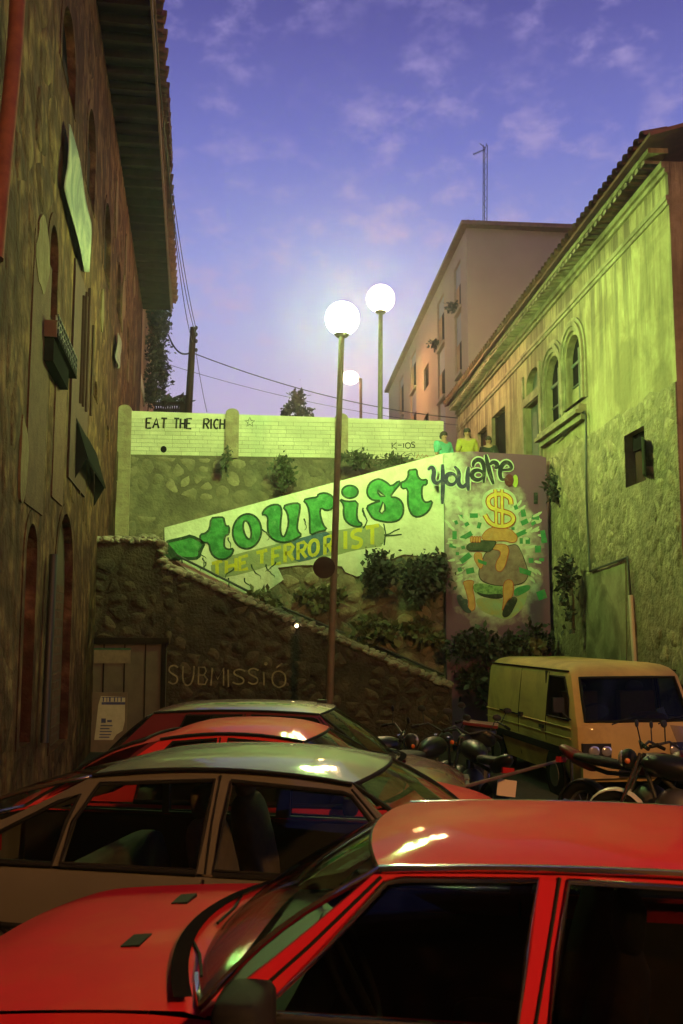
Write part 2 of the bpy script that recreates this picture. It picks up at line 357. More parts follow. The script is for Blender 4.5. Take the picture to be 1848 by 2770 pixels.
MT = dict(
    asphalt=M_('asphalt', (.018, .017, .018), (.034, .031, .028), rough=.95, scale=8, bump=.3, bscale=60, spec=.2),
    street=M_('upper_street_paving', (.10, .09, .08), (.14, .13, .11), rough=.9, scale=5),
    oldwall=M_('weathered_render', (.070, .030, .020), (.150, .084, .044), (.045, .019, .016), rough=.98, scale=2.6, s3=1.1, thr=(.42, .58), bump=1.0, bscale=6, spec=.05, vor=2.6, vbump=1.0, streak=((.026, .013, .012), .50, .68)),
    oldstone=M_('old_wall_stone', (.068, .032, .021), (.135, .076, .041), (.044, .020, .016), rough=.98, scale=3.2, s3=1.4, thr=(.42, .58), bump=1.0, bscale=8, spec=.05, rnd=.12, vor=3.4, vbump=.8),
    oldplaster=M_('old_plaster', (.14, .098, .058), (.085, .056, .035), rough=.97, scale=2.5, spec=.1, bump=.8, bscale=9),
    oldbrick=M_('dark_red_brick', (.060, .027, .022), (.085, .042, .03), rough=.95, scale=6, bump=.4, bscale=30, rnd=.2, spec=.1),
    brickjoint=M_('brick_joint', (.065, .045, .035), rough=.95, spec=.1),
    darkwood=M_('dark_timber', (.013, .009, .008), (.024, .016, .012), rough=.95, scale=5, stretch=(1, 1, .3), spec=.06),
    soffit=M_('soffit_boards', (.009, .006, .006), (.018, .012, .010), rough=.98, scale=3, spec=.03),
    fascia=M_('fascia_board', (.13, .068, .038), (.085, .045, .028), rough=.8, scale=3),
    tile=M_('clay_roof_tile', (.17, .075, .05), (.10, .05, .04), rough=.9, scale=5, rnd=.3),
    rust=M_('rusty_pipe', (.17, .058, .032), (.11, .036, .025), rough=.85, scale=5, spec=.2),
    ochre=M_('ochre_render', (.36, .22, .12), (.27, .15, .085), (.20, .11, .07), rough=.95, scale=1.5, streak=((.18, .10, .06), .5, .75)),
    whitebrick=M_('whitewashed_brick', (.66, .66, .52), (.58, .57, .43), (.50, .50, .38), rough=.9, scale=3, s3=.9, rnd=.07, bump=.3, bscale=30),
    wbjoint=M_('whitewashed_joint', (.30, .30, .21), (.22, .22, .15), rough=.95, scale=6),
    pier=M_('brick_pier', (.24, .19, .13), (.32, .28, .18), rough=.95, scale=5, bump=.5, bscale=25, rnd=.1),
    rubble=M_('rubble_stone', (.17, .15, .10), (.25, .22, .145), (.11, .095, .065), rough=.97, scale=3, s3=1.2, rnd=.25, bump=.9, bscale=14),
    rubblejoint=M_('lime_mortar', (.22, .195, .13), (.15, .135, .09), (.095, .083, .056), rough=.97, scale=2.2, s3=.8, bump=.8, bscale=18, vor=2.6),
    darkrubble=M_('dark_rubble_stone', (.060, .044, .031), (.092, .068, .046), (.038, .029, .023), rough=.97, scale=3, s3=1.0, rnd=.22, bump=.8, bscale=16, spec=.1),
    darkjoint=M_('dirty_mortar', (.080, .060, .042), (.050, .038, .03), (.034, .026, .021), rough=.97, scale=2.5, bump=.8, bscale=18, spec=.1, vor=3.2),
    coping=M_('rough_coping', (.24, .21, .155), (.15, .13, .10), rough=.95, scale=6, rnd=.25, bump=.6, bscale=30),
    step=M_('stone_step', (.16, .14, .11), (.11, .10, .08), rough=.9, scale=4, bump=.3, bscale=20),
    mural=M_('mural_white', (.60, .64, .52), (.50, .53, .42), (.38, .40, .30), rough=.9, scale=2.6, s3=1.6, t3=(.5, .78), bump=.5, bscale=12),
    purple=None,
    stucco=M_('lime_stucco', (.35, .30, .175), (.27, .225, .13), (.19, .155, .09), rough=.97, scale=2.2, s3=.9, bump=.6, bscale=8, spec=.15, streak=((.095, .075, .05), .43, .58), streakz=(5.0, 9.2)),
    stuccotrim=M_('stucco_moulding', (.29, .26, .165), (.20, .175, .11), (.13, .11, .07), rough=.97, scale=3, s3=1.5, spec=.2),
    basestone=M_('base_stone', (.26, .21, .125), (.34, .28, .165), (.17, .135, .085), rough=.97, scale=4, s3=1.1, rnd=.15, bump=1.0, bscale=14, vor=5),
    basejoint=M_('base_mortar', (.31, .255, .15), (.21, .168, .10), (.135, .105, .066), rough=.97, scale=2.4, s3=.8, bump=.9, bscale=14, vor=4.5),
    redside=M_('red_painted_render', (.085, .022, .028), (.06, .02, .023), rough=.97, scale=2, spec=.1),
    pale=M_('pale_render', (.27, .20, .165), (.245, .18, .148), rough=.95, scale=.8, bump=.1),
    palegrey=M_('grey_panel', (.20, .20, .23), (.17, .17, .20), rough=.8, scale=2),
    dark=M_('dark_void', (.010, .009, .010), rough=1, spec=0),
    shutter=M_('grey_green_shutter', (.10, .12, .09), (.07, .085, .065), rough=.8, scale=4),
    greenshutter=M_('green_shutter', (.05, .22, .10), (.04, .17, .08), rough=.7, scale=4),
    redbrown=M_('red_brown_board', (.050, .022, .018), (.034, .015, .014), rough=.9, scale=4, spec=.15),
    pole=M_('painted_lamp_post', (.15, .105, .055), (.10, .075, .045), rough=.6, scale=6, coord='obj'),
    polegreen=M_('green_lamp_post', (.15, .17, .08), (.11, .12, .06), rough=.55, scale=6, coord='obj'),
    metal=M_('dull_metal', (.10, .10, .095), rough=.55, metal=.6),
    iron=M_('black_iron', (.022, .024, .024), rough=.55, metal=.2),
    rail=M_('dark_green_rail', (.02, .03, .027), rough=.5),
    wire=M_('cable', (.02, .018, .02), rough=.7),
    whitepipe=M_('white_pipe', (.5, .48, .4), rough=.6),
    leaf=None, leafdark=None,
    stem=M_('stem', (.06, .045, .03), rough=.9),
    chrome=M_('chrome', (.62, .60, .56), rough=.16, metal=1),
    rubber=M_('rubber', (.012, .012, .013), rough=.8, spec=.08),
    plasticblk=M_('black_plastic', (.014, .014, .016), rough=.65, spec=.3),
    interior=M_('dark_interior', (.012, .012, .013), rough=.9),
    seat=M_('seat_cloth', (.10, .072, .05), (.07, .052, .038), rough=.95, scale=20),
    seatdark=M_('seat_cloth_dark', (.03, .027, .027), (.045, .04, .038), rough=.95, scale=20),
    glass=glass('car_glass', (.66, .70, .66), .6), glassdark=glass('tinted_glass', (.20, .23, .21), .5), glassvan=glass('van_glass', (.30, .32, .30), .35), glassclear=glass('window_pane', (.5, .5, .5)),
    redpaint=M_('faded_red_paint', (.42, .013, .030), (.35, .014, .026), (.38, .026, .028), rough=.7, scale=2.2, s3=3, coat=.16, coord='obj', spec=.04),
    redpaint2=M_('bright_red_paint', (.52, .030, .035), (.48, .026, .03), rough=.65, scale=2, coat=.3, coord='obj', spec=.05),
    greypaint=M_('grey_paint', (.10, .095, .085), (.09, .086, .077), rough=.6, scale=2, coat=.6, coord='obj', spec=.1),
    maroon=M_('maroon_paint', (.10, .012, .018), rough=.5, coat=.8, coord='obj', spec=.2),
    vanpaint=M_('dull_yellow_van_paint', (.56, .42, .15), (.48, .355, .125), (.38, .28, .11), rough=.7, scale=1.6, s3=1.2, coat=.06, coord='obj', spec=.15),
    bikeblack=M_('black_bike_enamel', (.008, .008, .010), rough=.4, coat=.25, spec=.3),
    bikered=M_('red_bike_plastic', (.11, .006, .010), rough=.5, coat=.15, spec=.3),
    bikewhite=M_('white_bike_plastic', (.62, .6, .56), rough=.35, coat=.4),
    tan=M_('tan_seat', (.38, .28, .16), rough=.6),
    amber=M_('amber_lens', (.6, .14, .02), rough=.25), redlens=M_('red_lens', (.35, .01, .015), rough=.2),
    lens=M_('headlamp_glass', (.65, .65, .62), rough=.12, metal=.7),
    plate=M_('plate_white', (.62, .52, .40), rough=.6),
    bluetag=M_('blue_plastic', (.16, .22, .62), rough=.5),
    skin=M_('skin', (.30, .17, .11), rough=.6), hair=M_('dark_hair', (.02, .015, .012), rough=.7),
    banner=M_('cloth_banner', (.24, .22, .19), (.16, .15, .14), (.10, .10, .11), rough=.98, scale=2.2, s3=1.4, spec=.05),
    paper=M_('poster_paper', (.50, .48, .34), (.42, .40, .28), rough=.9, scale=8),
    plank=M_('old_plank', (.30, .27, .18), (.20, .18, .12), rough=.9, scale=9),
    board=M_('grey_board', (.13, .105, .075), (.10, .08, .06), rough=.9, scale=4),
)
PAINT = {}
def paint(name, c, c2=None):
    if name not in PAINT: PAINT[name] = M_('paint_' + name, c, c2 or tuple(q * .75 for q in c), tuple(q * .62 + .38 * f for q, f in zip(c, (.22, .22, .16))), rough=.9, scale=6, s3=7, t3=(.52, .70), spec=.2, bump=.4, bscale=14)
    return PAINT[name]
def leafmat(name, a, b_):
    m, n, l, b = newmat(name)
    g = n.new('ShaderNodeNewGeometry'); x = n.new('ShaderNodeMix'); x.data_type = 'RGBA'
    l.new(g.outputs['Random Per Island'], x.inputs[0]); x.inputs[6].default_value = (*a, 1); x.inputs[7].default_value = (*b_, 1)
    l.new(x.outputs[2], b.inputs['Base Color']); b.inputs['Roughness'].default_value = .6
    return m
MT['leaf'] = leafmat('leaf', (.02, .034, .014), (.055, .075, .028))
MT['leafdark'] = leafmat('dark_leaf', (.008, .013, .008), (.026, .034, .017))
MT['grass'] = leafmat('dry_grass', (.05, .065, .022), (.12, .12, .05))

# ================================================================== ground
def gz(y): return 0.0 if y < 6 else (-.28 * (y - 6) / 7 if y < 13 else -.28)
mb = MB(); ys = [-60, -20, 0, 6, 8, 10, 13, 18, 25, 40]
mb.grid(lambda x, y: Vector((x, y, gz(y))), [-60, -10, 0, 10, 60], ys)
mb.build('ground', MT['asphalt'], kind='structure', label='dark asphalt of the parking lot')
mb = MB(); mb.grid(lambda x, y: Vector((x, y, 6.2 if y < 30 else 6.2 + (y - 30) * .02)), [-80, -6, 2, 8, 80], [24.6, 30, 60, 300])
mb.add([(1.95, 21.35, 5.0), (4.6, 21.35, 5.0), (4.5, 23.0, 5.0), (1.95, 23.0, 5.0), (4.4, 24.62, 6.204), (1.95, 24.62, 6.204)], [(0, 1, 2, 3), (3, 2, 4, 5)])
mb.build('upper_street', MT['street'], kind='structure', label='paved street at the head of the stairs')

# ================================================================== planes
FL = Fr((-1.9, 0), (-1.9 - .155 * 50, 50))
FR = Fr((3.88, 31.4), (5.036, 14.1))
def X(px, Y): return (px - 924) / FPX * Y
FW = Fr((X(296, 23.3), 23.3), (X(1205, 24.1), 24.1))          # white brick wall + retaining wall
FS = Fr((X(205, 19.0), 19.0), (X(1218, 19.0), 19.0))          # lower stair parapet
FM = Fr((X(440, 21.0), 21.0), (X(1216, 21.0), 21.0))          # mural wall under the upper flight
FP = Fr((X(1206, 20.7), 20.7), (X(1492, 20.7), 20.7))         # purple mural wall

def arch(a0, a1, b0, b1, flat=False, n=10):
    """opening outline; b1 is the crown"""
    if flat: return [(a0, b0), (a1, b0), (a1, b1), (a0, b1)]
    r = (a1 - a0) / 2; s = min(r, (b1 - b0) * .6)
    return [(a0, b0), (a1, b0)] + [((a0 + a1) / 2 + r * math.cos(t), b1 - s + s * math.sin(t)) for t in (math.pi * k / n for k in range(n + 1))]
def opening(fr, x0, x1, yt, yb, flat=False):
    a0 = fr.hit(x0, (yt + yb) / 2)[0]; a1 = fr.hit(x1, (yt + yb) / 2)[0]
    xm = (x0 + x1) / 2
    return arch(a0, a1, fr.hit(xm, yb)[1], fr.hit(xm, yt)[1], flat)
def bbox(poly): return min(p[0] for p in poly), max(p[0] for p in poly), min(p[1] for p in poly), max(p[1] for p in poly)

tm = MB()
for i in range(2):
    pts = []
    for y in (0, .46):
        for k in range(7):
            t = math.pi * k / 6; r = (.105 - .02 * (y > 0)) - i * .016
            pts.append((r * math.cos(t), y, r * math.sin(t)))
    tm.add(pts, [(k, k + 1, 8 + k, 7 + k) for k in range(6)])
tm.add([], [])
TILE = mesh_of(tm, 'roof_tile', MT['tile'], smooth=60)

# ================================================================== left building
EZ = 13.25; UE = 32.7
lb = thing('stone_building', 'tall weathered building with deep timber eaves rising along the left edge', 'building', FL.pt(17, 0))
ops = [(opening(FL, 131, 155, 600, 872), 'brick'), (opening(FL, 235, 258, 285, 555), 'shutter'), (opening(FL, 281, 299, 540, 765), 'shutter'),
       (opening(FL, 316, 325, 700, 862), 'shutter'), (opening(FL, 254, 262, 1030, 1082), 'dark'), (opening(FL, 287, 294, 1150, 1188), 'dark'),
       (opening(FL, 60, 90, 1408, 2010), 'brick'), (opening(FL, 145, 190, 1379, 2010), 'brick'), (opening(FL, 166, 206, 20, 255), 'shutter'), (opening(FL, 345, 349, 880, 960), 'dark')]
mb = MB(); mb.prism(FL, [(1.5, -.5), (UE, -.5), (UE, EZ + .3), (1.5, EZ + .3)], -.5, 0, [o for o, _ in ops])
mb.build('wall', MT['oldwall'], lb)
bm_ = MB(); bm_.box((0, 0, 0), (.30, .05, .07)); BRICK = mesh_of(bm_, 'brick', MT['oldbrick'])
angL = math.atan2(FL.u.y, FL.u.x)
for k, (o, kind) in enumerate(ops):
    a0, a1, b0, b1 = bbox(o)
    c0 = -.11
    w_ = MB(); w_.sheet(FL, o, c0); part = w_.build({'brick': 'walled_up_opening', 'shutter': 'shutter', 'dark': 'vent_opening'}[kind], MT[{'brick': 'brickjoint', 'shutter': 'dark', 'dark': 'dark'}[kind]], lb)
    if kind == 'brick' and (a1 - a0) > .6:
        rows = min(26, int((b1 - b0 - (a1 - a0) * .5) / .13)); nb = max(1, int((a1 - a0) / .34))
        for r_ in range(rows):
            for q in range(nb):
                piece('brick', BRICK, part, FL.pt(a0 + .18 + (a1 - a0 - .3) * (q + .5 * (r_ % 2)) / nb, b0 + .08 + r_ * .13, c0 - .016), (0, 0, angL), (1, 1, 1.4))
    if kind == 'shutter':
        for q in range(2):
            m2 = MB(); s0 = a0 + (a1 - a0) * (.04 + .48 * q); m2.fbox(FL, s0, s0 + (a1 - a0) * .44, b0 + .05, b1 - (a1 - a0) * .4, c0 + .006, c0 + .03); m2.build('shutter_leaf', MT['darkwood'], part)
    # brick surround, slightly proud of the render
    if a1 - a0 > .5:
        big = arch(a0 - .16, a1 + .16, b0 + .002, b1 + .16)
        m2 = MB(); m2.prism(FL, big, 0, .014, [[(p[0], p[1] + (.004 if i < 2 else 0)) for i, p in enumerate(o)]], back=False); m2.build('brick_surround', MT['oldwall'], lb)
# pilasters / flat brick bands
for x0, x1, yt, yb, c, mt in ((199, 225, 735, 1345, .035, 'redbrown'), (92, 112, 640, 1395, .018, 'oldbrick'), (150, 166, 985, 1370, .02, 'oldbrick')):
    a0, b1 = FL.hit(x0, yt); a1, b0 = FL.hit(x1, yb); m2 = MB(); m2.fbox(FL, a0, a1, b0, FL.hit((x0 + x1) / 2, yt)[1], 0, c); m2.build('pilaster', MT[mt], lb)
m2 = MB(); a0, b1 = FL.hit(190, 1140); a1, b0 = FL.hit(210, 1236); m2.fbox(FL, a0, a1, b0, b1, 0, .03); m2.build('pale_panel', MT['paper'], lb)
# plaster patches that still cling to the wall
rp = random.Random(3)
for k in range(26):
    a = rp.uniform(9.5, 31); b = rp.uniform(.8, 12.3)
    if any(bbox(o)[0] - .3 < a < bbox(o)[1] + .3 and bbox(o)[2] - .3 < b < bbox(o)[3] + .3 for o, _ in ops): continue
    ra, rb = rp.uniform(.2, .55), rp.uniform(.3, .9)
    poly = [(a + ra * math.cos(t) * rp.uniform(.6, 1.15), b + rb * math.sin(t) * rp.uniform(.6, 1.15)) for t in (2 * math.pi * q / 11 for q in range(11))]
    m2 = MB(); m2.prism(FL, smooth_poly(poly, 1), 0, .018 + .0007 * k, back=False); m2.build('plaster_patch', MT['oldplaster'], lb)
stones(FL, [(9.4, .2), (30, .2), (30, 12.6), (9.4, 12.6)], 295, MT['oldstone'], lb, 21, c0=0, depth=(.003, .016), joint=.05, skip=lambda p: noise.noise(Vector((p[0] * .5, p[1] * .6, 1))) > .02 or any(bbox(o)[0] - .55 < p[0] < bbox(o)[1] + .55 and bbox(o)[2] - .5 < p[1] < bbox(o)[3] + .5 for o, _ in ops))
# drainpipe between the doors, conduits
dp = MB(); dp.tube([FL.pt(*FL.hit(x, y), .09) for x, y in ((126, 1500), (118, 1660), (108, 1850), (100, 2010))], .055, 8); dp.build('drainpipe', MT['iron'], lb, smooth=60)
for x, yt, yb in ((218, 800, 1090), (226, 790, 1100), (235, 780, 1115), (246, 880, 1120)):
    m2 = MB(); t0 = FL.hit(x, yt); t1 = FL.hit(x - 10, yb); m2.tube([FL.pt(*t0, .05), FL.pt(t0[0], t1[1], .05)], .03, 6); m2.build('conduit', MT['redbrown'], lb, smooth=60)
m2 = MB(); m2.tube([FL.pt(*FL.hit(x, y, .2), .2) for x, y in ((50, -40), (42, 100), (32, 220), (18, 360), (2, 520), (-14, 700))], .075, 8); m2.build('rusty_downpipe', MT['rust'], lb, smooth=60)
# eaves
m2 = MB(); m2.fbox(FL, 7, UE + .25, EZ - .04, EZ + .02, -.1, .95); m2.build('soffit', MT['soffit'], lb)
m2 = MB(); m2.fbox(FL, 7, UE + .25, EZ - .20, EZ + .02, .952, .99); m2.build('fascia', MT['fascia'], lb)
rf = MB(); rf.box((0, 0, 0), (.11, .92, .17)); RAFT = mesh_of(rf, 'rafter', MT['darkwood'])
u = 11.0
while u < UE: piece('rafter', RAFT, lb, FL.pt(u, EZ - .13, .48), (0, 0, angL)); u += .55
m2 = MB(); m2.hexa([FL.pt(7, EZ + .03, 1.03), FL.pt(UE + .3, EZ + .03, 1.03), FL.pt(UE + .3, EZ + 1.7, -4.5), FL.pt(7, EZ + 1.7, -4.5), FL.pt(7, EZ + .10, 1.03), FL.pt(UE + .3, EZ + .10, 1.03), FL.pt(UE + .3, EZ + 1.78, -4.5), FL.pt(7, EZ + 1.78, -4.5)])
roof = m2.build('roof', MT['tile'], lb)
u = 12.2
while u < UE + .2:
    piece('roof_tile', TILE, roof, FL.pt(u, EZ + .10 + random.uniform(-.012, .012), 1.13 + (.05 if int(u / .3) % 2 else 0)), (R(13), 0, angL), (1.25, 1, 1.7)); u += .30
m2 = MB(); m2.hexa([FL.pt(*q) for q in ((19.6, EZ + .12, 1.17), (22.6, EZ + .12, 1.19), (22.6, EZ + .12, 1.15), (19.6, EZ + .12, 1.13), (19.6, EZ + .40, 1.19), (22.6, EZ + .36, 1.21), (22.6, EZ + .36, 1.17), (19.6, EZ + .40, 1.15))]); m2.build('gutter_board', MT['redbrown'], lb)
m2 = MB(); m2.fbox(FL, UE - .3, UE, -.5, EZ, -9, -.5); m2.build('end_wall', MT['oldwall'], lb)
# balcony box with grating
a0, _ = FL.hit(116, 900); a1, _ = FL.hit(176, 940); zb_ = FL.hit(120, 908)[1]
bal = MB(); bal.fbox(FL, a0, a1, zb_ - .05, zb_, 0, .18); bal = bal.build('balcony', MT['dark'], lb)
m2 = MB(); m2.fbox(FL, a0 - .03, a0 - .001, zb_ - .05, zb_ + .16, .01, .17); m2.build('balcony_panel', MT['fascia'], bal)
for i in range(11):
    m2 = MB(); a = a0 + .05 + (a1 - a0 - .1) * i / 10; m2.tube([FL.pt(a, zb_, .175), FL.pt(a, zb_ + .24, .175)], .012, 6); m2.build('baluster', MT['iron'], bal)
for dz in (.08, .16, .24): m2 = MB(); m2.tube([FL.pt(a0, zb_ + dz, .175), FL.pt(a1, zb_ + dz, .175)], .010, 6); m2.build('hand_rail', MT['iron'], bal)
m2 = MB(); m2.fbox(FL, a0 + .02, a1 - .02, zb_ + .01, zb_ + .24, .14, .15); m2.build('guard_cloth', MT['banner'], bal)
m2 = MB(); m2.fbox(FL, a0 + .04, a1 - .5, zb_ - .34, zb_ - .052, 0, .13); m2.build('bracket', MT['dark'], bal)  # near-black box added to darken the underside of the balcony

# cloth banner hanging on the wall
def on_wall(name, fr, pix, c, mat, label, cat, group=None, thick=.012, wave=0):
    pl = [fr.hit(x, y) for x, y in pix]
    base = fr.pt(sum(p[0] for p in pl) / len(pl), min(p[1] for p in pl), c)
    m = MB(); m.prism(fr, pl, c, c + thick)
    if wave:
        for v in m.v: v += fr.n * wave * noise.noise(Vector((v.x * 1.1, v.y * 1.1, v.z * .5)))
    return m.build(name, mat, base=base, label=label, cat=cat, group=group)
def banner(pix_l, pix_r, name, label, c):
    """cloth sheet between two hanging edges, with folds"""
    n_ = 18; m_ = 8
    def lerp(pl, t):
        k = min(int(t * (len(pl) - 1)), len(pl) - 2); f = t * (len(pl) - 1) - k
        return (pl[k][0] * (1 - f) + pl[k + 1][0] * f, pl[k][1] * (1 - f) + pl[k + 1][1] * f)
    A = [FL.hit(x, y) for x, y in pix_l]; B = [FL.hit(x, y) for x, y in pix_r]
    m = MB()
    def fn(i, j):
        t = i / n_; s = j / m_; p = lerp(A, t); q = lerp(B, t)
        a, b = p[0] * (1 - s) + q[0] * s, p[1] * (1 - s) + q[1] * s
        return FL.pt(a, b, c + .035 * math.sin(s * 7 + t * 3) * (.3 + t * .7) + .02 * math.sin(t * 9))
    m.grid(fn, range(n_ + 1), range(m_ + 1))
    o = m.build(name, MT['banner'], base=FL.pt(*B[-1], 0), smooth=180, fix=False, label=label, cat='banner')
    md = o.modifiers.new('Solidify', 'SOLIDIFY'); md.thickness = .006
banner([(171, 334), (161, 450), (157, 505), (184, 620), (213, 735)], [(174, 336), (200, 450), (218, 530), (235, 610), (225, 735)], 'banner', 'long pale cloth banner hung slanting high on the left building', .07)
banner([(310, 900), (305, 935), (302, 965), (307, 985), (308, 995)], [(313, 905), (318, 930), (320, 950), (314, 980), (309, 996)], 'banner', 'small pale cloth rag on the left building near its far end', .07)

# near-black sheets standing in for a dark diamond on the left wall
aw = thing('wedge', 'dark wedge leaning out from the left building above the landing', 'wedge', FL.pt(*FL.hit(235, 1345)))
a0 = FL.hit(196, 1250)[0]; a1 = FL.hit(258, 1250)[0]; zt = FL.hit(232, 1178)[1]; zm = FL.hit(232, 1285)[1]; zl = FL.hit(232, 1345)[1]
m2 = MB(); m2.hexa([FL.pt(*p) for p in ((a0, zt, .02), (a1, zt, .02), (a1, zt - .04, .02), (a0, zt - .04, .02), (a0 + .1, zm, .22), (a1 - .1, zm, .22), (a1 - .1, zm - .04, .21), (a0 + .1, zm - .04, .21))]); m2.build('sheet', MT['dark'], aw)
for a in (a0 + .12, a1 - .14):
    m2 = MB(); m2.prism(Fr((FL.pt(a, 0).x, FL.pt(a, 0).y), (FL.pt(a, 0, 1).x, FL.pt(a, 0, 1).y)), [(.01, zl), (.20, zm - .02), (.02, zt - .05)], -.01, .01); m2.build('cheek', MT['dark'], aw)

# ochre house further up the street on the left
oh = thing('ochre_house', 'narrow ochre house lit orange beyond the weathered building on the left', 'building', FL.pt(40, 6.2))
oo = [opening(FL, 359, 368, 985, 1115)]
mb = MB(); mb.prism(FL, [(UE + .02, 5.8), (46, 5.8), (46, 14.2), (UE + .02, 14.2)], -7, -.06, oo); mb.build('wall', MT['ochre'], oh)
mb = MB(); mb.sheet(FL, oo[0], -.35); mb.build('door', MT['darkwood'], oh)
m2 = MB(); s0 = FL.hit(384, 1010); s1 = FL.hit(395, 1098); m2.fbox(FL, s0[0], s1[0], s1[1], s0[1], -.06, -.02); m2.build('pale_shutter', MT['paper'], oh)
m2 = MB(); m2.fbox(FL, UE + .03, 46.3, 14.2, 14.4, -7, .3); m2.build('roof', MT['tile'], oh)

# ================================================================== white brick wall on its stone retaining wall
zt0 = FW.hit(330, 1114)[1]; zt1 = FW.hit(1200, 1143)[1]; zb0 = FW.hit(480, 1232)[1]
def topz(a): return zt0 + (zt1 - zt0) * a / FW.len
rw = thing('retaining_wall', 'mossy rubble stone retaining wall below the white brick wall', 'wall', FW.pt(FW.len / 2, 0))
m2 = MB(); m2.prism(FW, [(-.1, -.3), (FW.len, -.3), (FW.len, zb0), (-.1, zb0)], -.9, 0); m2.build('wall', MT['rubblejoint'], rw)
stones(FW, [(0, 2.9), (FW.len, 3.9), (FW.len, zb0 - .03), (0, zb0 - .03)], 190, MT['rubble'], rw, 1, depth=(.004, .022), skip=lambda p: noise.noise(Vector((p[0] * .7, p[1] * .9, 3))) > .05)
ww = thing('brick_wall', 'whitewashed brick wall with graffiti along the top of the retaining wall', 'wall', FW.pt(FW.len / 2, zb0))
m2 = MB(); m2.prism(FW, [(-.1, zb0), (FW.len, zb0), (FW.len, zt1), (-.1, zt0)], -.24, -.002); m2.build('core', MT['wbjoint'], ww)
bm_ = MB(); bm_.box((0, 0, 0), (1, .03, .088)); WB = mesh_of(bm_, 'brick', MT['whitebrick'])
angW = math.atan2(FW.u.y, FW.u.x)
rows = int((zt1 - zb0) / .1); cnt = 0
for r_ in range(rows):
    a = -.05 + (.19 if r_ % 2 else 0)
    while a < FW.len - .05:
        L_ = min(.372 if r_ % 3 else .43, FW.len - a)
        if L_ > .05 and cnt < 298: piece('brick', WB, ww, FW.pt(a + L_ / 2, zb0 + .052 + r_ * .1, .0 + random.uniform(-.003, .003)), (0, 0, angW), (L_ - .008, 1, 1)); cnt += 1
        a += L_ + .002
m2 = MB(); m2.prism(FW, [(-.1, zb0 + rows * .1 + .004), (FW.len, zb0 + rows * .1 + .004), (FW.len, zt1 + .03), (-.1, zt0 + .03)], -.26, .022); m2.build('coping', MT['whitebrick'], ww)
for px, yt, yb in ((337, 1097, 1450), (628, 1107, 1240), (923, 1120, 1240)):
    a = FW.hit(px, 1180)[0]; hw = .165; b1 = FW.hit(px, yt)[1]; b0 = FW.hit(px, yb)[1]
    pl = [(a - hw, b0), (a + hw, b0), (a + hw, b1 - .12)] + [(a + hw * math.cos(t), b1 - .12 + .12 * math.sin(t)) for t in (math.pi * k / 8 for k in range(1, 8))] + [(a - hw, b1 - .12)]
    m2 = MB(); m2.prism(FW, pl, -.30, .10); pr = m2.build('pillar', MT['pier'], ww)
    bm_ = MB(); bm_.box((0, 0, 0), (.335, .01, .075)); PBR = mesh_of(bm_, 'brick', MT['pier'])
    b = b0 + .06
    while b < b1 - .15: piece('brick', PBR, pr, FW.pt(a, b, .103), (0, 0, angW)); b += .09
# hole in the wall face
m2 = MB(); m2.sheet(FW, ell(*FW.hit(443, 1216), .075, .085), .03); m2.build('drain_hole', MT['dark'], ww)

# stroke lettering
FONT = {
 'E': [[(1, 0), (0, 0), (0, 1), (1, 1)], [(0, .52), (.75, .52)]], 'A': [[(0, 0), (.5, 1), (1, 0)], [(.2, .38), (.8, .38)]], 'T': [[(0, 1), (1, 1)], [(.5, 1), (.5, 0)]],
 'H': [[(0, 0), (0, 1)], [(1, 0), (1, 1)], [(0, .5), (1, .5)]], 'R': [[(0, 0), (0, 1), (.7, 1), (1, .8), (.7, .52), (0, .5)], [(.4, .5), (1, 0)]], 'I': [[(.5, 0), (.5, 1)]],
 'C': [[(1, .85), (.6, 1), (.15, .8), (0, .5), (.15, .2), (.6, 0), (1, .15)]], 'S': [[(1, .88), (.6, 1), (.1, .9), (.05, .65), (.5, .52), (.95, .38), (.9, .1), (.45, 0), (0, .12)]],
 'O': [[(.5, 0), (.1, .15), (0, .5), (.1, .85), (.5, 1), (.9, .85), (1, .5), (.9, .15), (.5, 0)]], 'U': [[(0, 1), (.02, .3), (.3, 0), (.7, 0), (.98, .3), (1, 1)]],
 'B': [[(0, 0), (0, 1), (.7, 1), (.85, .78), (.6, .54), (0, .52)], [(.6, .54), (1, .3), (.75, 0), (0, 0)]], 'M': [[(0, 0), (.05, 1), (.5, .35), (.95, 1), (1, 0)]],
 'K': [[(0, 0), (0, 1)], [(.9, 1), (0, .45), (1, 0)]], '-': [[(0, .5), (1, .5)]]}
def glyph(fr, ch, px, py, w_, h_, dy, width, c, mat, parent, name='painted_letter', shear=0):
    """letter with lower-left corner at the pixel; dy = rise in pixels over the letter width"""
    o = fr.hit(px, py); e = fr.hit(px + w_, py - dy); t = fr.hit(px, py - h_)
    m = MB()
    for k, st in enumerate(FONT[ch]):
        pts = [(o[0] + (e[0] - o[0]) * (x + shear * y) + (t[0] - o[0]) * y, o[1] + (e[1] - o[1]) * x + (t[1] - o[1]) * y) for x, y in st]
        if ch in 'CSOU': pts = smooth_line(pts, 2)
        m.ribbon(fr, pts, width, c + .0012 * k)
    return m.build(name, mat, parent, fix=False)
blk = paint('black', (.02, .022, .02))
for ch, x, gw in (('E', 396, 13), ('A', 414, 16), ('T', 435, 16), ('T', 470, 14), ('H', 488, 12), ('E', 505, 13), ('R', 551, 14), ('I', 568, 6), ('C', 578, 12), ('H', 595, 12)):
    glyph(FW, ch, x, 1159 + (x - 396) * .012, gw, 27, -.4, .045, .045, blk, ww, shear=.12)
st = MB(); cx, cy = FW.hit(676, 1143)
st.ribbon(FW, [(cx + (.13 if k % 2 == 0 else .055) * math.sin(k * math.pi / 5), cy + (.13 if k % 2 == 0 else .055) * math.cos(k * math.pi / 5)) for k in range(10)], .018, .045, closed=True); st.build('painted_star', blk, ww, fix=False)
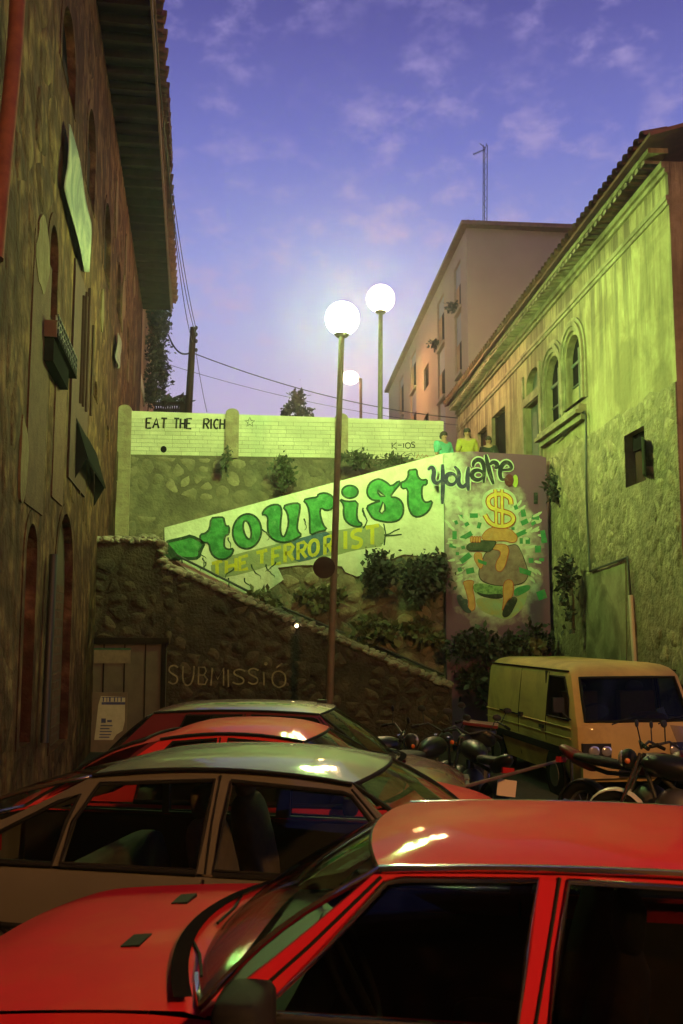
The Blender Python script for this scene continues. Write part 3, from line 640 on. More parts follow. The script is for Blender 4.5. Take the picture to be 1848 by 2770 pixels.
for ch, x, y, w_, h_ in (('K', 1060, 1216, 13, 18), ('-', 1076, 1210, 10, 10), ('I', 1088, 1212, 6, 12), ('O', 1096, 1214, 14, 16), ('S', 1112, 1212, 10, 16)):
    glyph(FW, ch, x, y, w_, h_, 0, .022, .045, blk, ww)
sg = MB(); sg.ribbon(FW, [FW.hit(*p) for p in ((1084, 1232), (1096, 1224), (1094, 1234), (1112, 1226), (1120, 1236), (1122, 1224))], .018, .045); sg.build('painted_scrawl', blk, ww, fix=False)
sg = MB(); sg.ribbon(FW, [FW.hit(*p) for p in ((1126, 1240), (1131, 1229), (1136, 1240), (1142, 1229), (1146, 1240), (1152, 1231), (1158, 1238))], .02, .045); sg.build('painted_scrawl', paint('orange', (.5, .16, .08)), ww, fix=False)

# ================================================================== staircase
stz = thing('staircase', 'dark rubble stone staircase parapet climbing left to a landing', 'staircase', FS.pt(FS.len / 2, -.28))
h = lambda x, y: FS.hit(x, y)
landL = [(0, -.4), (h(428, 1600)[0], -.4), (h(428, 1600)[0], h(330, 1463)[1]), (0, h(330, 1463)[1])]
slope = [(landL[1][0] + .002, -.4), (FS.len, -.4), (FS.len, h(1216, 1862)[1]), (landL[1][0] + .002, h(432, 1528)[1])]
gate = [h(228, 1745), h(440, 1745), h(440, 2140), h(228, 2140)]
ga0, ga1, gb0, gb1 = h(228, 1745)[0], h(452, 1745)[0], -.4, h(330, 1742)[1]
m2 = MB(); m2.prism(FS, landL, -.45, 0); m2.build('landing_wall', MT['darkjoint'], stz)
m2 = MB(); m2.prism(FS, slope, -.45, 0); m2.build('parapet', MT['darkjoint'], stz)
inpoly = lambda p: False
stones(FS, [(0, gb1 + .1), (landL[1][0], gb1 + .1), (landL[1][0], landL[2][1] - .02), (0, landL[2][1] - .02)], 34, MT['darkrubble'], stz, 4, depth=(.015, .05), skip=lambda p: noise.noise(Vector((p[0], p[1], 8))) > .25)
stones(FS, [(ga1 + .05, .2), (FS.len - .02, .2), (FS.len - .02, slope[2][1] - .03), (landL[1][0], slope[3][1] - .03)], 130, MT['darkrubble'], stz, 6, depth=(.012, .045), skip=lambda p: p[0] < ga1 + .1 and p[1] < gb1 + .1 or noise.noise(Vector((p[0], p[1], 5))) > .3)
cs = []
for k in range(4):
    m2 = MB(); m2.ball((0, 0, 0), (.085, .10, .05), 9, 6)
    for v in m2.v: v *= 1 + .45 * noise.noise(v * 9 + Vector((k * 7, 0, 0)))
    cs.append(mesh_of(m2, 'coping_stone', MT['coping'], smooth=50))
def cope(A, B, n_):
    for k in range(n_):
        t = (k + .5) / n_
        for row in range(3):
            q = FS.pt(A[0] + (B[0] - A[0]) * t, A[1] + (B[1] - A[1]) * t + random.uniform(0, .03) + (.05 if row == 1 else 0), .0 - row * .15)
            piece('coping_stone', random.choice(cs), stz, q, (random.uniform(-.5, .5), random.uniform(-.5, .5), random.uniform(0, 6)), [random.uniform(.65, 1.3)] * 3)
cope((h(240, 1465)[0], landL[2][1]), (landL[1][0] - .05, landL[2][1]), 13)
cope((landL[1][0] + .02, landL[2][1]), (landL[1][0] + .06, slope[3][1]), 3)
cope((landL[1][0] + .1, slope[3][1] - .03), (FS.len, slope[2][1]), 52)
# steps of both flights
xl, xr = FS.pt(landL[1][0], 0).x, FS.pt(FS.len, 0).x
for k in range(15):
    z1 = -.28 + (k + 1) * .19; x1 = xr - k * (xr - xl) / 15
    m2 = MB(); m2.hexa([Vector(p) for p in ((xl, 19.46, z1 - .5), (x1, 19.46, z1 - .5), (x1, 20.95, z1 - .5), (xl, 20.95, z1 - .5), (xl, 19.46, z1), (x1, 19.46, z1), (x1, 20.95, z1), (xl, 20.95, z1))]); m2.build('step', MT['step'], stz)
m2 = MB(); m2.box(((-5.2 + xl) / 2, 21.3, 2.4), (xl + 5.2, 3.6, .3)); m2.build('landing', MT['step'], stz)
xm0, xm1 = FM.pt(0, 0).x, FM.pt(FM.len, 0).x
for k in range(13):
    z1 = 2.75 + k * .185; x0 = xm0 + k * (xm1 - xm0) / 13
    m2 = MB(); m2.hexa([Vector(p) for p in ((x0, 21.36, z1 - .5), (xm1, 21.36, z1 - .5), (xm1, 23.25, z1 - .5), (x0, 23.25, z1 - .5), (x0, 21.36, z1), (xm1, 21.36, z1), (xm1, 23.25, z1), (x0, 23.25, z1))]); m2.build('step', MT['step'], stz)
# SUBMISSIO graffiti
pale_ = paint('pale_yellow', (.30, .25, .14), (.16, .13, .08))
for ch, x, y, w_, h_ in (('S', 457, 1850, 26, 52), ('U', 494, 1854, 30, 52), ('B', 538, 1850, 24, 46), ('M', 572, 1854, 34, 48), ('I', 614, 1856, 10, 46), ('S', 630, 1850, 32, 42), ('S', 672, 1850, 28, 44), ('I', 708, 1852, 14, 36), ('O', 736, 1858, 38, 46)):
    glyph(FS, ch, x, y, w_, h_, random.uniform(-3, 2), .03, .06, pale_, stz, shear=random.uniform(-.1, .1))
m2 = MB(); m2.sheet(FS, ell(*h(720, 1795), .035, .035, 10), .06); m2.build('painted_dot', pale_, stz)
m2 = MB(); m2.ribbon(FS, [h(748, 1806), h(764, 1794)], .03, .06); m2.build('painted_accent', pale_, stz, fix=False)
# bulkhead lamp on the parapet
bl = thing('wall_lamp', 'small lit bulkhead lamp on the stair parapet', 'lamp', FS.pt(*h(803, 1700), 0))
m2 = MB(); c_ = FS.pt(*h(803, 1693), .05); m2.ball(c_, .035, 10, 6); m2.build('bulb', emis('bulb_glow', (1, .75, .4), 14), bl)
m2 = MB(); m2.tube([FS.pt(*h(803, 1693), 0), FS.pt(*h(803, 1693), .03)], .05, 10); m2.build('holder', MT['iron'], bl)
# steel gate in the landing wall
gt = thing('steel_gate', 'dark steel gate in the landing wall behind the red cars', 'gate', FS.pt((ga0 + ga1) / 2, -.28))
m2 = MB(); m2.fbox(FS, ga0, ga1, gb0, gb1, 0, .05); m2.build('panel', MT['board'], gt)
for a, b in ((ga0, ga0 + .09), (ga1 - .09, ga1)):
    m2 = MB(); m2.fbox(FS, a, b, gb0, gb1 + .002, .052, .10); m2.build('jamb', MT['darkwood'], gt)
m2 = MB(); m2.fbox(FS, ga0 - .05, ga1 + .05, gb1 + .004, gb1 + .12, 0, .12); m2.build('lintel', MT['darkwood'], gt)
for k in range(1, 4):
    a = ga0 + (ga1 - ga0) * k / 4; m2 = MB(); m2.fbox(FS, a - .012, a + .012, gb0, gb1 - .003, .05, .065); m2.build('seam_strip', MT['darkwood'], gt)

# paper sign, poster board, plank
sg = thing('paper_sign', 'wide faded paper sign pasted high on the steel gate', 'sign', FS.pt(*h(305, 1793), .06))
s0 = h(257, 1757); s1 = h(355, 1794)
m2 = MB(); m2.fbox(FS, s0[0], s1[0], s1[1], s0[1], .068, .075); m2.build('sheet', M_('faded_paper', (.22, .17, .11), (.15, .115, .08), rough=.9, scale=9), sg)
m2 = MB(); m2.fbox(FS, s0[0], s1[0], s0[1] - .005, s0[1] + .03, .062, .08); m2.build('green_strip', paint('green_strip', (.04, .16, .08)), sg)
nb_ = thing('notice_board', 'brown notice board leaning under the steel gate with a torn poster on it', 'board', FS.pt(*h(290, 2010), .08))
s0 = h(233, 1872); s1 = h(343, 2060); m2 = MB(); m2.fbox(FS, s0[0], s1[0], s1[1], s0[1], .07, .10); m2.build('board', M_('brown_board', (.17, .12, .085), (.13, .095, .07), rough=.9, scale=5), nb_)
po = thing('poster', 'torn white poster with blue lettering on the brown notice board', 'poster', FS.pt(*h(300, 2000), .11))
pp = [h(*p) for p in ((277, 1882), (342, 1884), (341, 1950), (335, 1975), (318, 1986), (309, 2000), (259, 2000), (264, 1960), (270, 1905))]
m2 = MB(); m2.prism(FS, pp, .103, .108); m2.build('sheet', MT['paper'], po)
blu = paint('poster_blue', (.07, .08, .20))
for (x0, y0, x1, y1) in ((279, 1884, 342, 1886), (279, 1898, 342, 1905), (282, 1886, 285, 1897), (292, 1886, 294, 1897), (299, 1886, 303, 1897), (312, 1886, 315, 1897), (321, 1886, 323, 1897), (330, 1886, 333, 1897), (278, 1942, 290, 1954), (294, 1946, 306, 1952), (276, 1960, 308, 1963), (275, 1968, 300, 1971), (274, 1976, 306, 1979), (273, 1984, 304, 1987), (272, 1991, 300, 1994)):
    a, b = h(x0, y0), h(x1, y1); m2 = MB(); m2.sheet(FS, [(a[0], b[1]), (b[0], b[1]), (b[0], a[1]), (a[0], a[1])], .1105); m2.build('printed_bar', blu, po)
m2 = MB(); pa, pb = FS.hit(196, 1815, .5), FS.hit(222, 2000, .9)
m2.hexa([FS.pt(pa[0] - .05, pa[1], .35), FS.pt(pa[0] + .07, pa[1], .35), FS.pt(pa[0] + .07, pa[1], .38), FS.pt(pa[0] - .05, pa[1], .38), FS.pt(pb[0] - .04, -.28, .9), FS.pt(pb[0] + .08, -.28, .9), FS.pt(pb[0] + .08, -.28, .93), FS.pt(pb[0] - .04, -.28, .93)])
m2.build('plank', MT['plank'], base=FS.pt(pb[0], -.28, .9), label='narrow pale wooden plank leaning beside the notice board', cat='plank')

# ================================================================== mural wall (upper flight)
mw = thing('mural_wall', 'stone stair wall with a white mural of green letters reading tourist', 'wall', FM.pt(FM.len / 2, -.28))
g = lambda x, y: FM.hit(x, y)
top0, top1 = g(446, 1428), g(1203, 1226)
outer = [(0, -.4), (FM.len, -.4), (FM.len, top1[1]), (0, top0[1])]
m2 = MB(); m2.prism(FM, outer, -.35, 0); m2.build('wall', MT['rubblejoint'], mw)
white = [g(*p) for p in ((446, 1428), (1205, 1226), (1216, 1500), (1150, 1506), (1092, 1500), (1035, 1522), (1010, 1548), (965, 1560), (935, 1548), (925, 1532), (880, 1528), (800, 1530), (752, 1536), (768, 1568), (722, 1600), (690, 1633), (600, 1592), (520, 1552), (470, 1512), (448, 1498))]
m2 = MB(); m2.prism(FM, white, 0, .06, back=False); m2.build('plaster', MT['mural'], mw)
stones(FM, [(.05, .3), (FM.len - .03, -.1), (FM.len - .03, g(1200, 1480)[1]), (.05, g(440, 1540)[1])], 170, MT['rubble'], mw, 9, depth=(.02, .09), skip=lambda p: inside((p[0], p[1]), white))
def Z1(x, y): return g(430 + .3635 * x, 1200 + .3635 * y)
def Z2(x, y): return g(900 + .2551 * x, 1180 + .2551 * y)
grn = M_('paint_leaf_green', (.025, .15, .045), (.07, .29, .085), (.12, .30, .13), rough=.9, scale=5, s3=6, thr=(.38, .62), t3=(.55, .72), spec=.2, bump=.4, bscale=14)
ink = paint('dark_green_ink', (.02, .055, .03))
def blob(fr, pts, mat, c, parent=mw, name='painted_letter', outline=None, ow=.045, it=2, holes=()):
    pl = smooth_poly(pts, it) if it else pts
    m = MB(); m.sheet(fr, pl, c, holes); o = m.build(name, mat, parent)
    if outline:
        m = MB(); m.ribbon(fr, pl, ow, c + .0015, closed=True)
        for q in holes: m.ribbon(fr, q, ow, c + .0015, closed=True)
        m.build('painted_outline', outline, o, fix=False)
    return o
ZL = [
 [(390, 556), (440, 551), (486, 551), (490, 585), (502, 618), (526, 614), (526, 676), (494, 688), (488, 735), (490, 775), (520, 792), (562, 780), (545, 832), (490, 866), (430, 858), (388, 815), (376, 738), (330, 738), (310, 724), (310, 678), (352, 670), (382, 636)],
 [(765, 534), (795, 482), (850, 456), (900, 458), (918, 500), (905, 600), (908, 680), (930, 700), (948, 670), (968, 600), (960, 520), (922, 470), (985, 448), (1050, 446), (1052, 490), (1032, 590), (1030, 650), (1066, 684), (1030, 706), (985, 728), (920, 740), (850, 718), (815, 672), (810, 600), (815, 556), (795, 530)],
 [(1072, 423), (1130, 408), (1180, 402), (1186, 378), (1240, 368), (1292, 392), (1312, 440), (1292, 488), (1245, 504), (1206, 478), (1198, 520), (1222, 610), (1256, 642), (1180, 660), (1128, 684), (1122, 620), (1124, 540), (1108, 460)],
 [(1340, 412), (1395, 436), (1484, 428), (1470, 520), (1480, 580), (1516, 600), (1494, 624), (1430, 612), (1384, 572), (1372, 520), (1378, 460)]]
for pl in ZL: blob(FM, [Z1(*p) for p in pl], grn, .068, outline=ink, it=1)
oc = Z1(658, 655); k_ = (Z1(758, 655)[0] - Z1(658, 655)[0]) / 100
blob(FM, ell(*oc, 106 * k_, 130 * k_, 32, R(-6)), grn, .068, outline=ink, it=0, holes=[ell(*Z1(660, 645), 27 * k_, 70 * k_, 20, R(14))])
blob(FM, ell(*Z1(1422, 362), 60 * k_, 48 * k_, 24), grn, .068, outline=ink, it=0)
S_ = [(702, 474), (718, 505), (655, 580), (604, 650), (684, 655), (738, 708), (752, 780), (738, 850), (692, 902), (600, 918), (500, 902), (430, 882), (388, 820), (354, 752), (430, 712), (522, 688), (430, 686), (378, 650), (360, 590), (383, 510), (440, 468), (500, 456), (572, 494), (620, 540)]
blob(FM, [Z2(*p) for p in S_], grn, .068, outline=ink, it=1, holes=[[Z2(*p) for p in ((474, 575), (520, 612), (556, 642), (505, 640), (478, 605))], [Z2(*p) for p in ((532, 702), (552, 740), (554, 790), (522, 826), (494, 802), (510, 760))]])
T2 = [(800, 368), (845, 360), (890, 355), (894, 420), (925, 462), (955, 472), (998, 460), (998, 520), (948, 522), (940, 600), (950, 680), (990, 712), (1060, 682), (1032, 772), (980, 832), (900, 864), (840, 842), (808, 780), (793, 700), (798, 555), (728, 564), (720, 496), (770, 480), (800, 430)]
blob(FM, [Z2(*p) for p in T2], grn, .068, outline=ink, it=1)
# dark leaf / arrow tag at the left end
blob(FM, [Z1(*p) for p in ((55, 735), (110, 722), (200, 702), (240, 686), (345, 742), (312, 800), (302, 852), (240, 858), (160, 852), (120, 860), (90, 800))], grn, .068, name='painted_tag', outline=ink, ow=.07, it=1)
blob(FM, [Z1(*p) for p in ((45, 740), (70, 735), (170, 860), (150, 880), (60, 850), (40, 900), (30, 840))], ink, .071, name='painted_tag', it=1)
# THE TERRORIST band
band = [Z1(*p) for p in ((385, 880), (620, 812), (800, 770), (1000, 715), (1290, 650), (1320, 640))] + [Z2(*p) for p in ((80, 1000), (330, 950), (545, 925), (550, 1170), (400, 1185), (180, 1225), (60, 1262))] + [Z1(*p) for p in ((1200, 850), (1000, 895), (860, 900), (700, 950), (540, 992), (400, 1000))]
blob(FM, band, paint('olive_band', (.26, .30, .17), (.20, .25, .15)), .063, name='painted_band', outline=None, it=1)
blob(FM, [Z1(*p) for p in ((960, 735), (1100, 690), (1290, 645), (1290, 800), (1150, 860), (1010, 890), (1000, 800))], paint('blue_patch', (.06, .13, .20)), .0645, name='painted_patch', it=1)
yel = paint('yellow', (.50, .47, .035), (.42, .40, .04)); 
for ch, x, y, w_, h_ in (('T', 398, 990, 76, 96), ('H', 505, 968, 72, 96), ('E', 605, 945, 60, 96), ('T', 728, 905, 80, 90), ('E', 848, 905, 62, 118), ('R', 940, 885, 62, 125), ('R', 1036, 866, 62, 120), ('O', 1118, 845, 70, 120), ('R', 1236, 828, 60, 128)):
    q = (430 + .3635 * x, 1200 + .3635 * y); glyph(FM, ch, q[0], q[1], w_ * .3635, h_ * .3635, w_ * .3635 * .26, .075, .0665, yel, mw)
for ch, x, y, w_, h_ in (('I', 100, 1205, 70, 190), ('S', 200, 1195, 110, 190), ('T', 350, 1165, 140, 190)):
    q = (900 + .2551 * x, 1180 + .2551 * y); glyph(FM, ch, q[0], q[1], w_ * .2551, h_ * .2551, w_ * .2551 * .2, .085, .0665, yel, mw)
# painted cracks
rc = random.Random(5)
for x, y, ln in ((560, 930, 9), (690, 900, 10), (800, 900, 9), (870, 880, 8), (640, 1000, 8), (520, 1000, 7), (700, 1060, 7), (770, 640, 8), (1080, 560, 7), (520, 700, 7), (300, 800, 6), (330, 850, 7), (1520, 480, 6), (350, 880, 7)):
    pts = [(x, y)]; an = rc.uniform(R(60), R(120))
    for _ in range(ln): an += rc.uniform(-.8, .8); an = max(R(30), min(R(150), an)); pts.append((pts[-1][0] + 14 * math.cos(an), pts[-1][1] + 14 * math.sin(an)))
    m2 = MB(); m2.ribbon(FM, [Z1(*p) for p in pts], [.03 * (1 - i / len(pts)) + .006 for i in range(len(pts))], .069); m2.build('painted_crack', ink, mw, fix=False)
for pts in (((545, 1050), (600, 1040), (650, 1010), (710, 985)), ((560, 1060), (640, 1055), (730, 1045)), ((320, 780), (340, 840), (365, 900), (350, 940), (325, 980)), ((540, 930), (560, 1030), (545, 1160))):
    m2 = MB(); m2.ribbon(FM, [Z2(*p) for p in pts], .03, .069); m2.build('painted_crack', ink, mw, fix=False)
# handrail of the lower flight, fixed to the mural wall
hr = thing('handrail', 'dark iron handrail slanting down the lower stair flight', 'handrail', FM.pt(FM.len / 2, 1.5, .12))
rp_ = [FM.pt(*FM.hit(x, y, .16), .16) for x, y in ((478, 1500), (492, 1509), (600, 1563), (721, 1624), (899, 1700), (1050, 1760), (1203, 1826))]
m2 = MB(); m2.tube(rp_, .026, 8); m2.build('rail', MT['rail'], hr, smooth=60)
for q in rp_[1::2]:
    m2 = MB(); m2.tube([q, q + Vector((0, .06, -.1)), q + Vector((0, .16, -.1))], .012, 6); m2.build('bracket', MT['rail'], hr)

# ================================================================== purple mural wall
def Z3f(x, y): return FP.hit(1180 + .2212 * x, 1200 + .2212 * y)
m, n, l, b = newmat('purple_mural_paint'); b.inputs['Roughness'].default_value = .9
ge = n.new('ShaderNodeNewGeometry'); cpt = FP.pt(*Z3f(700, 1300))
sub = n.new('ShaderNodeVectorMath'); sub.operation = 'SUBTRACT'; l.new(ge.outputs['Position'], sub.inputs[0]); sub.inputs[1].default_value = cpt
sc_ = n.new('ShaderNodeVectorMath'); sc_.operation = 'MULTIPLY'; l.new(sub.outputs[0], sc_.inputs[0]); sc_.inputs[1].default_value = (1.0, 0, .62)
ln_ = n.new('ShaderNodeVectorMath'); ln_.operation = 'LENGTH'; l.new(sc_.outputs[0], ln_.inputs[0])
tn = n.new('ShaderNodeTexNoise'); tn.inputs['Scale'].default_value = 3.2; tn.inputs['Detail'].default_value = 7; l.new(ge.outputs['Position'], tn.inputs['Vector'])
ma = n.new('ShaderNodeMath'); ma.operation = 'MULTIPLY_ADD'; l.new(tn.outputs[0], ma.inputs[0]); ma.inputs[1].default_value = 1.15; l.new(ln_.outputs['Value'], ma.inputs[2])
mr = n.new('ShaderNodeMapRange'); l.new(ma.outputs[0], mr.inputs[0]); mr.inputs[1].default_value = 1.2; mr.inputs[2].default_value = 1.65
# the sprayed white also spills over from the neighbouring wall on the left
sx = n.new('ShaderNodeSeparateXYZ'); l.new(ge.outputs['Position'], sx.inputs[0])
m1 = n.new('ShaderNodeMath'); m1.operation = 'MULTIPLY_ADD'; l.new(tn.outputs[0], m1.inputs[0]); m1.inputs[1].default_value = 1.1; l.new(sx.outputs['X'], m1.inputs[2])
r1 = n.new('ShaderNodeMapRange'); l.new(m1.outputs[0], r1.inputs[0]); r1.inputs[1].default_value = FP.o.x + .65; r1.inputs[2].default_value = FP.o.x + 1.25
mzr = n.new('ShaderNodeMapRange'); l.new(sx.outputs['Z'], mzr.inputs[0]); mzr.inputs[1].default_value = Z3f(0, 1500)[1]; mzr.inputs[2].default_value = Z3f(0, 700)[1]; mzr.inputs[3].default_value = 1; mzr.inputs[4].default_value = 0
mm = n.new('ShaderNodeMath'); mm.operation = 'MAXIMUM'; l.new(r1.outputs[0], mm.inputs[0]); l.new(mzr.outputs[0], mm.inputs[1])
mn = n.new('ShaderNodeMath'); mn.operation = 'MINIMUM'; l.new(mr.outputs[0], mn.inputs[0]); l.new(mm.outputs[0], mn.inputs[1])
x1 = n.new('ShaderNodeMix'); x1.data_type = 'RGBA'; l.new(mn.outputs[0], x1.inputs[0]); x1.inputs[6].default_value = (.44, .49, .40, 1); x1.inputs[7].default_value = (.115, .045, .11, 1)
tn2 = n.new('ShaderNodeTexNoise'); tn2.inputs['Scale'].default_value = 7; tn2.inputs['Detail'].default_value = 5; l.new(ge.outputs['Position'], tn2.inputs['Vector'])
r2 = n.new('ShaderNodeMapRange'); l.new(tn2.outputs[0], r2.inputs[0]); r2.inputs[1].default_value = .48; r2.inputs[2].default_value = .68; r2.inputs[4].default_value = .55
x2 = n.new('ShaderNodeMix'); x2.data_type = 'RGBA'; l.new(r2.outputs[0], x2.inputs[0]); l.new(x1.outputs[2], x2.inputs[6]); x2.inputs[7].default_value = (.12, .06, .10, 1)
l.new(x2.outputs[2], b.inputs['Base Color']); MT['purple'] = m
pw = thing('painted_wall', 'purple wall with a mural of a dollar-headed figure amid flying banknotes', 'wall', FP.pt(FP.len / 2, -.28))
pt0 = FP.hit(1210, 1226)[1]; pt1 = FP.hit(1480, 1232)[1]
m2 = MB(); m2.prism(FP, [(.0, -.4), (FP.len - .05, -.4), (FP.len - .05, pt1 - .05), (FP.len - .2, pt1), (.6, pt0 + .04), (0, pt0)], -.3, 0); m2.build('wall', MT['purple'], pw)
pz = lambda pts: [Z3f(*p) for p in pts]
bl_ = lambda pts, mat, c, name, **k: blob(FP, pz(pts), mat, c, pw, name, **k)
och = paint('skin_ochre', (.48, .27, .10), (.36, .19, .07)); mau = paint('mauve_brown', (.15, .095, .10), (.23, .17, .16)); drk = paint('charcoal', (.022, .03, .028)); teal = paint('pale_teal', (.22, .33, .22), (.30, .27, .12))
gre = paint('banknote_green', (.03, .17, .075), (.05, .24, .09)); rdd = paint('brick_red', (.36, .07, .03)); nav = paint('navy', (.035, .04, .095)); pal = paint('pale_green', (.44, .55, .42)); ylw = paint('gold', (.62, .50, .10))
bl_(((470, 1890), (620, 1890), (800, 1910), (1000, 1880), (1120, 1790), (1100, 1950), (1000, 2080), (880, 2160), (700, 2110), (520, 2030)), teal, .004, 'painted_arc')
bl_(((450, 1715), (560, 1705), (700, 1740), (820, 1738), (835, 1880), (720, 1905), (560, 1875), (455, 1810)), M_('paint_leafy', (.05, .12, .045), (.20, .34, .14), rough=.85, scale=14), .007, 'painted_garland')
bl_(((470, 1800), (600, 1850), (800, 1830), (830, 1885), (720, 1905), (560, 1875)), drk, .009, 'painted_dark_band')
bl_(((950, 1765), (1150, 1715), (1155, 1785), (1000, 1870), (950, 1860)), gre, .007, 'painted_garland')
bl_(((320, 1680), (470, 1665), (440, 1760), (470, 1880), (482, 2010), (440, 2055), (376, 2030), (402, 1960), (380, 1860), (350, 1760)), och, .010, 'painted_leg', outline=rdd, ow=.014)
bl_(((840, 1665), (935, 1665), (948, 1780), (932, 1880), (862, 1920), (796, 2080), (828, 1900), (812, 1780)), och, .0118, 'painted_leg', outline=rdd, ow=.014)
bl_(((235, 1860), (300, 1838), (330, 1900), (392, 1900), (382, 2000), (445, 2060), (380, 2085), (285, 1990)), paint('slate', (.05, .075, .09)), .013, 'painted_sandal')
bl_(((870, 1900), (950, 1865), (1004, 1900), (962, 1990), (902, 2105), (830, 2135), (796, 2080)), drk, .013, 'painted_sandal')
bl_(((600, 1325), (720, 1285), (900, 1245), (985, 1225), (1045, 1330), (1095, 1470), (1135, 1600), (1080, 1702), (960, 1735), (820, 1745), (640, 1722), (530, 1662), (515, 1560), (560, 1440)), mau, .010, 'painted_jacket', outline=drk, ow=.016)
bl_(((640, 1040), (720, 1015), (900, 1040), (955, 1090), (996, 1140), (980, 1205), (900, 1215), (850, 1185), (620, 1195), (545, 1160), (580, 1090)), och, .014, 'painted_shoulders', outline=rdd, ow=.014)
bl_(((690, 1235), (850, 1225), (895, 1290), (872, 1400), (832, 1525), (780, 1575), (725, 1545), (728, 1450), (790, 1360), (778, 1305), (685, 1295)), och, .016, 'painted_arm', outline=rdd, ow=.014)
bl_(((465, 1330), (555, 1330), (562, 1400), (582, 1480), (540, 1545), (500, 1480), (462, 1420)), och, .0125, 'painted_arm', outline=rdd, ow=.012)
bl_(((365, 1230), (550, 1185), (650, 1190), (745, 1195), (705, 1260), (650, 1335), (540, 1305), (380, 1318)), paint('lens_black', (.02, .035, .025), (.07, .09, .06)), .018, 'painted_binoculars', outline=drk, ow=.02)
for k in range(4): bl_(((412 + k * 33, 1205), (418 + k * 32, 1145), (440 + k * 32, 1130), (455 + k * 30, 1150), (442 + k * 32, 1215)), och, .021 + k * .001, 'painted_finger', outline=rdd, ow=.012)
bl_(((505, 1410), (620, 1450), (610, 1490), (515, 1455)), gre, .021, 'painted_banknote', it=0)
bl_(((1010, 1510), (1165, 1560), (1150, 1620), (1020, 1580)), gre, .021, 'painted_banknote', it=0)
dol = [[(915, 745), (905, 665), (820, 618), (720, 618), (640, 660), (630, 730), (670, 790), (780, 820), (900, 850), (950, 905), (930, 970), (850, 1012), (740, 1012), (650, 970), (592, 870)], [(722, 560), (728, 700), (733, 1000)], [(802, 560), (803, 700), (806, 1000)]]
for lay, (mat, wd, c) in enumerate(((paint('pale_green', (.44, .55, .42)), .26, .003), (rdd, .115, .018), (ylw, .072, .021))):
    m2 = MB()
    for k, stt in enumerate(dol): m2.ribbon(FP, smooth_line(pz(stt), 2), wd * (1 if k == 0 else .75), c + .0008 * k)
    m2.build('painted_dollar_sign', mat, pw, fix=False)
rb = random.Random(8)
for (x, y, w_, h_, an) in ((370, 1130, 150, 60, 30), (460, 880, 100, 55, 0), (375, 985, 55, 45, 30), (525, 1000, 45, 75, -15), (225, 1120, 55, 100, 0), (205, 1250, 90, 50, -10), (360, 1400, 150, 70, 38), (415, 1555, 100, 70, 12), (290, 1540, 50, 50, 20), (1035, 1100, 150, 55, 25), (1120, 1190, 55, 75, 0), (1080, 960, 90, 60, 25), (1215, 905, 90, 50, -10), (1065, 850, 60, 90, 10), (1245, 1290, 75, 85, 0), (1310, 1120, 60, 120, 10), (1160, 1430, 60, 60, 0), (1290, 1420, 60, 40, 0), (975, 780, 45, 55, 20), (1190, 975, 60, 40, 30), (1290, 1850, 110, 110, 20), (300, 890, 45, 40, 0), (245, 965, 40, 50, 20), (1320, 1190, 70, 50, 10), (940, 1040, 40, 35, 0), (1040, 1190, 40, 70, 0), (330, 1270, 45, 40, 15), (260, 1345, 40, 40, 0)):
    t = R(an); pts = [(x + a * math.cos(t) * w_ / 2 + b_ * math.sin(t) * h_ / 2, y - a * math.sin(t) * w_ / 2 + b_ * math.cos(t) * h_ / 2) for a, b_ in ((-1, -1), (1, -1), (1, 1), (-1, 1))]
    bl_(pts, gre, .005 + rb.random() * .001, 'painted_banknote', it=0)
for k in range(80):   # sprayed swooshes
    t = rb.uniform(0, 6.28); r0 = rb.uniform(330, 600); x, y = 720 + r0 * math.cos(t), 1230 + r0 * .95 * math.sin(t)
    if y > 1900 or y < 680: continue
    a = t + rb.uniform(-.4, .4); ln2 = rb.uniform(60, 130)
    m2 = MB(); m2.ribbon(FP, smooth_line(pz([(x, y), (x + ln2 * .5 * math.cos(a) + 12, y + ln2 * .5 * math.sin(a)), (x + ln2 * math.cos(a), y + ln2 * math.sin(a))]), 1), [.02, .05, .06, .05, .035, .01], .0025 + k * .00005); m2.build('painted_swoosh', pal, pw, fix=False)
# you are
def Z2p(x, y): return FP.hit(900 + .2551 * x, 1180 + .2551 * y)
you = [[Z2p(*p) for p in s_] for s_ in ([(1010, 360), (1050, 318), (1080, 370), (1060, 460), (1100, 510), (1150, 470)], [(1165, 298), (1170, 480), (1162, 720)], [(1290, 320), (1345, 380), (1325, 500), (1380, 550), (1430, 490)], [(1440, 325), (1425, 460), (1440, 580)])]
you.append(ell(*Z2p(1255, 455), .115, .125, 18) + [ell(*Z2p(1255, 455), .115, .125, 18)[0]])
are = [pz(s_) for s_ in ([(450, 285), (455, 230), (510, 190), (570, 220), (590, 320), (580, 480)], [(605, 135), (630, 260), (660, 380), (700, 500)], [(655, 260), (690, 225), (740, 240), (750, 290), (710, 300)], [(800, 325), (930, 318), (900, 240), (840, 225), (785, 290), (775, 380), (800, 450), (850, 430)])]
are.append(pz(ell(505, 385, 70, 60, 16) + [ell(505, 385, 70, 60, 16)[0]]))
for k, stt in enumerate(you + are):
    pl = smooth_line(stt, 2); q = len(pl)
    tap = [.5 + .9 * math.sin(math.pi * (i + .6) / (q + .2)) for i in range(q)]
    a_ = MB(); a_.ribbon(FP, pl, [.115 * t_ for t_ in tap], .010 + k * .0004); o_ = a_.build('painted_outline', pal, pw, fix=False)
    a_ = MB(); a_.ribbon(FP, pl, [.070 * t_ for t_ in tap], .016 + k * .0004); a_.build('painted_letter', nav if k < 5 else paint('ink', (.02, .025, .035)), pw, fix=False)
bl_(ell(965, 460, 36, 78, 16), paint('lime', (.35, .45, .08)), .022, 'painted_crescent', it=0)
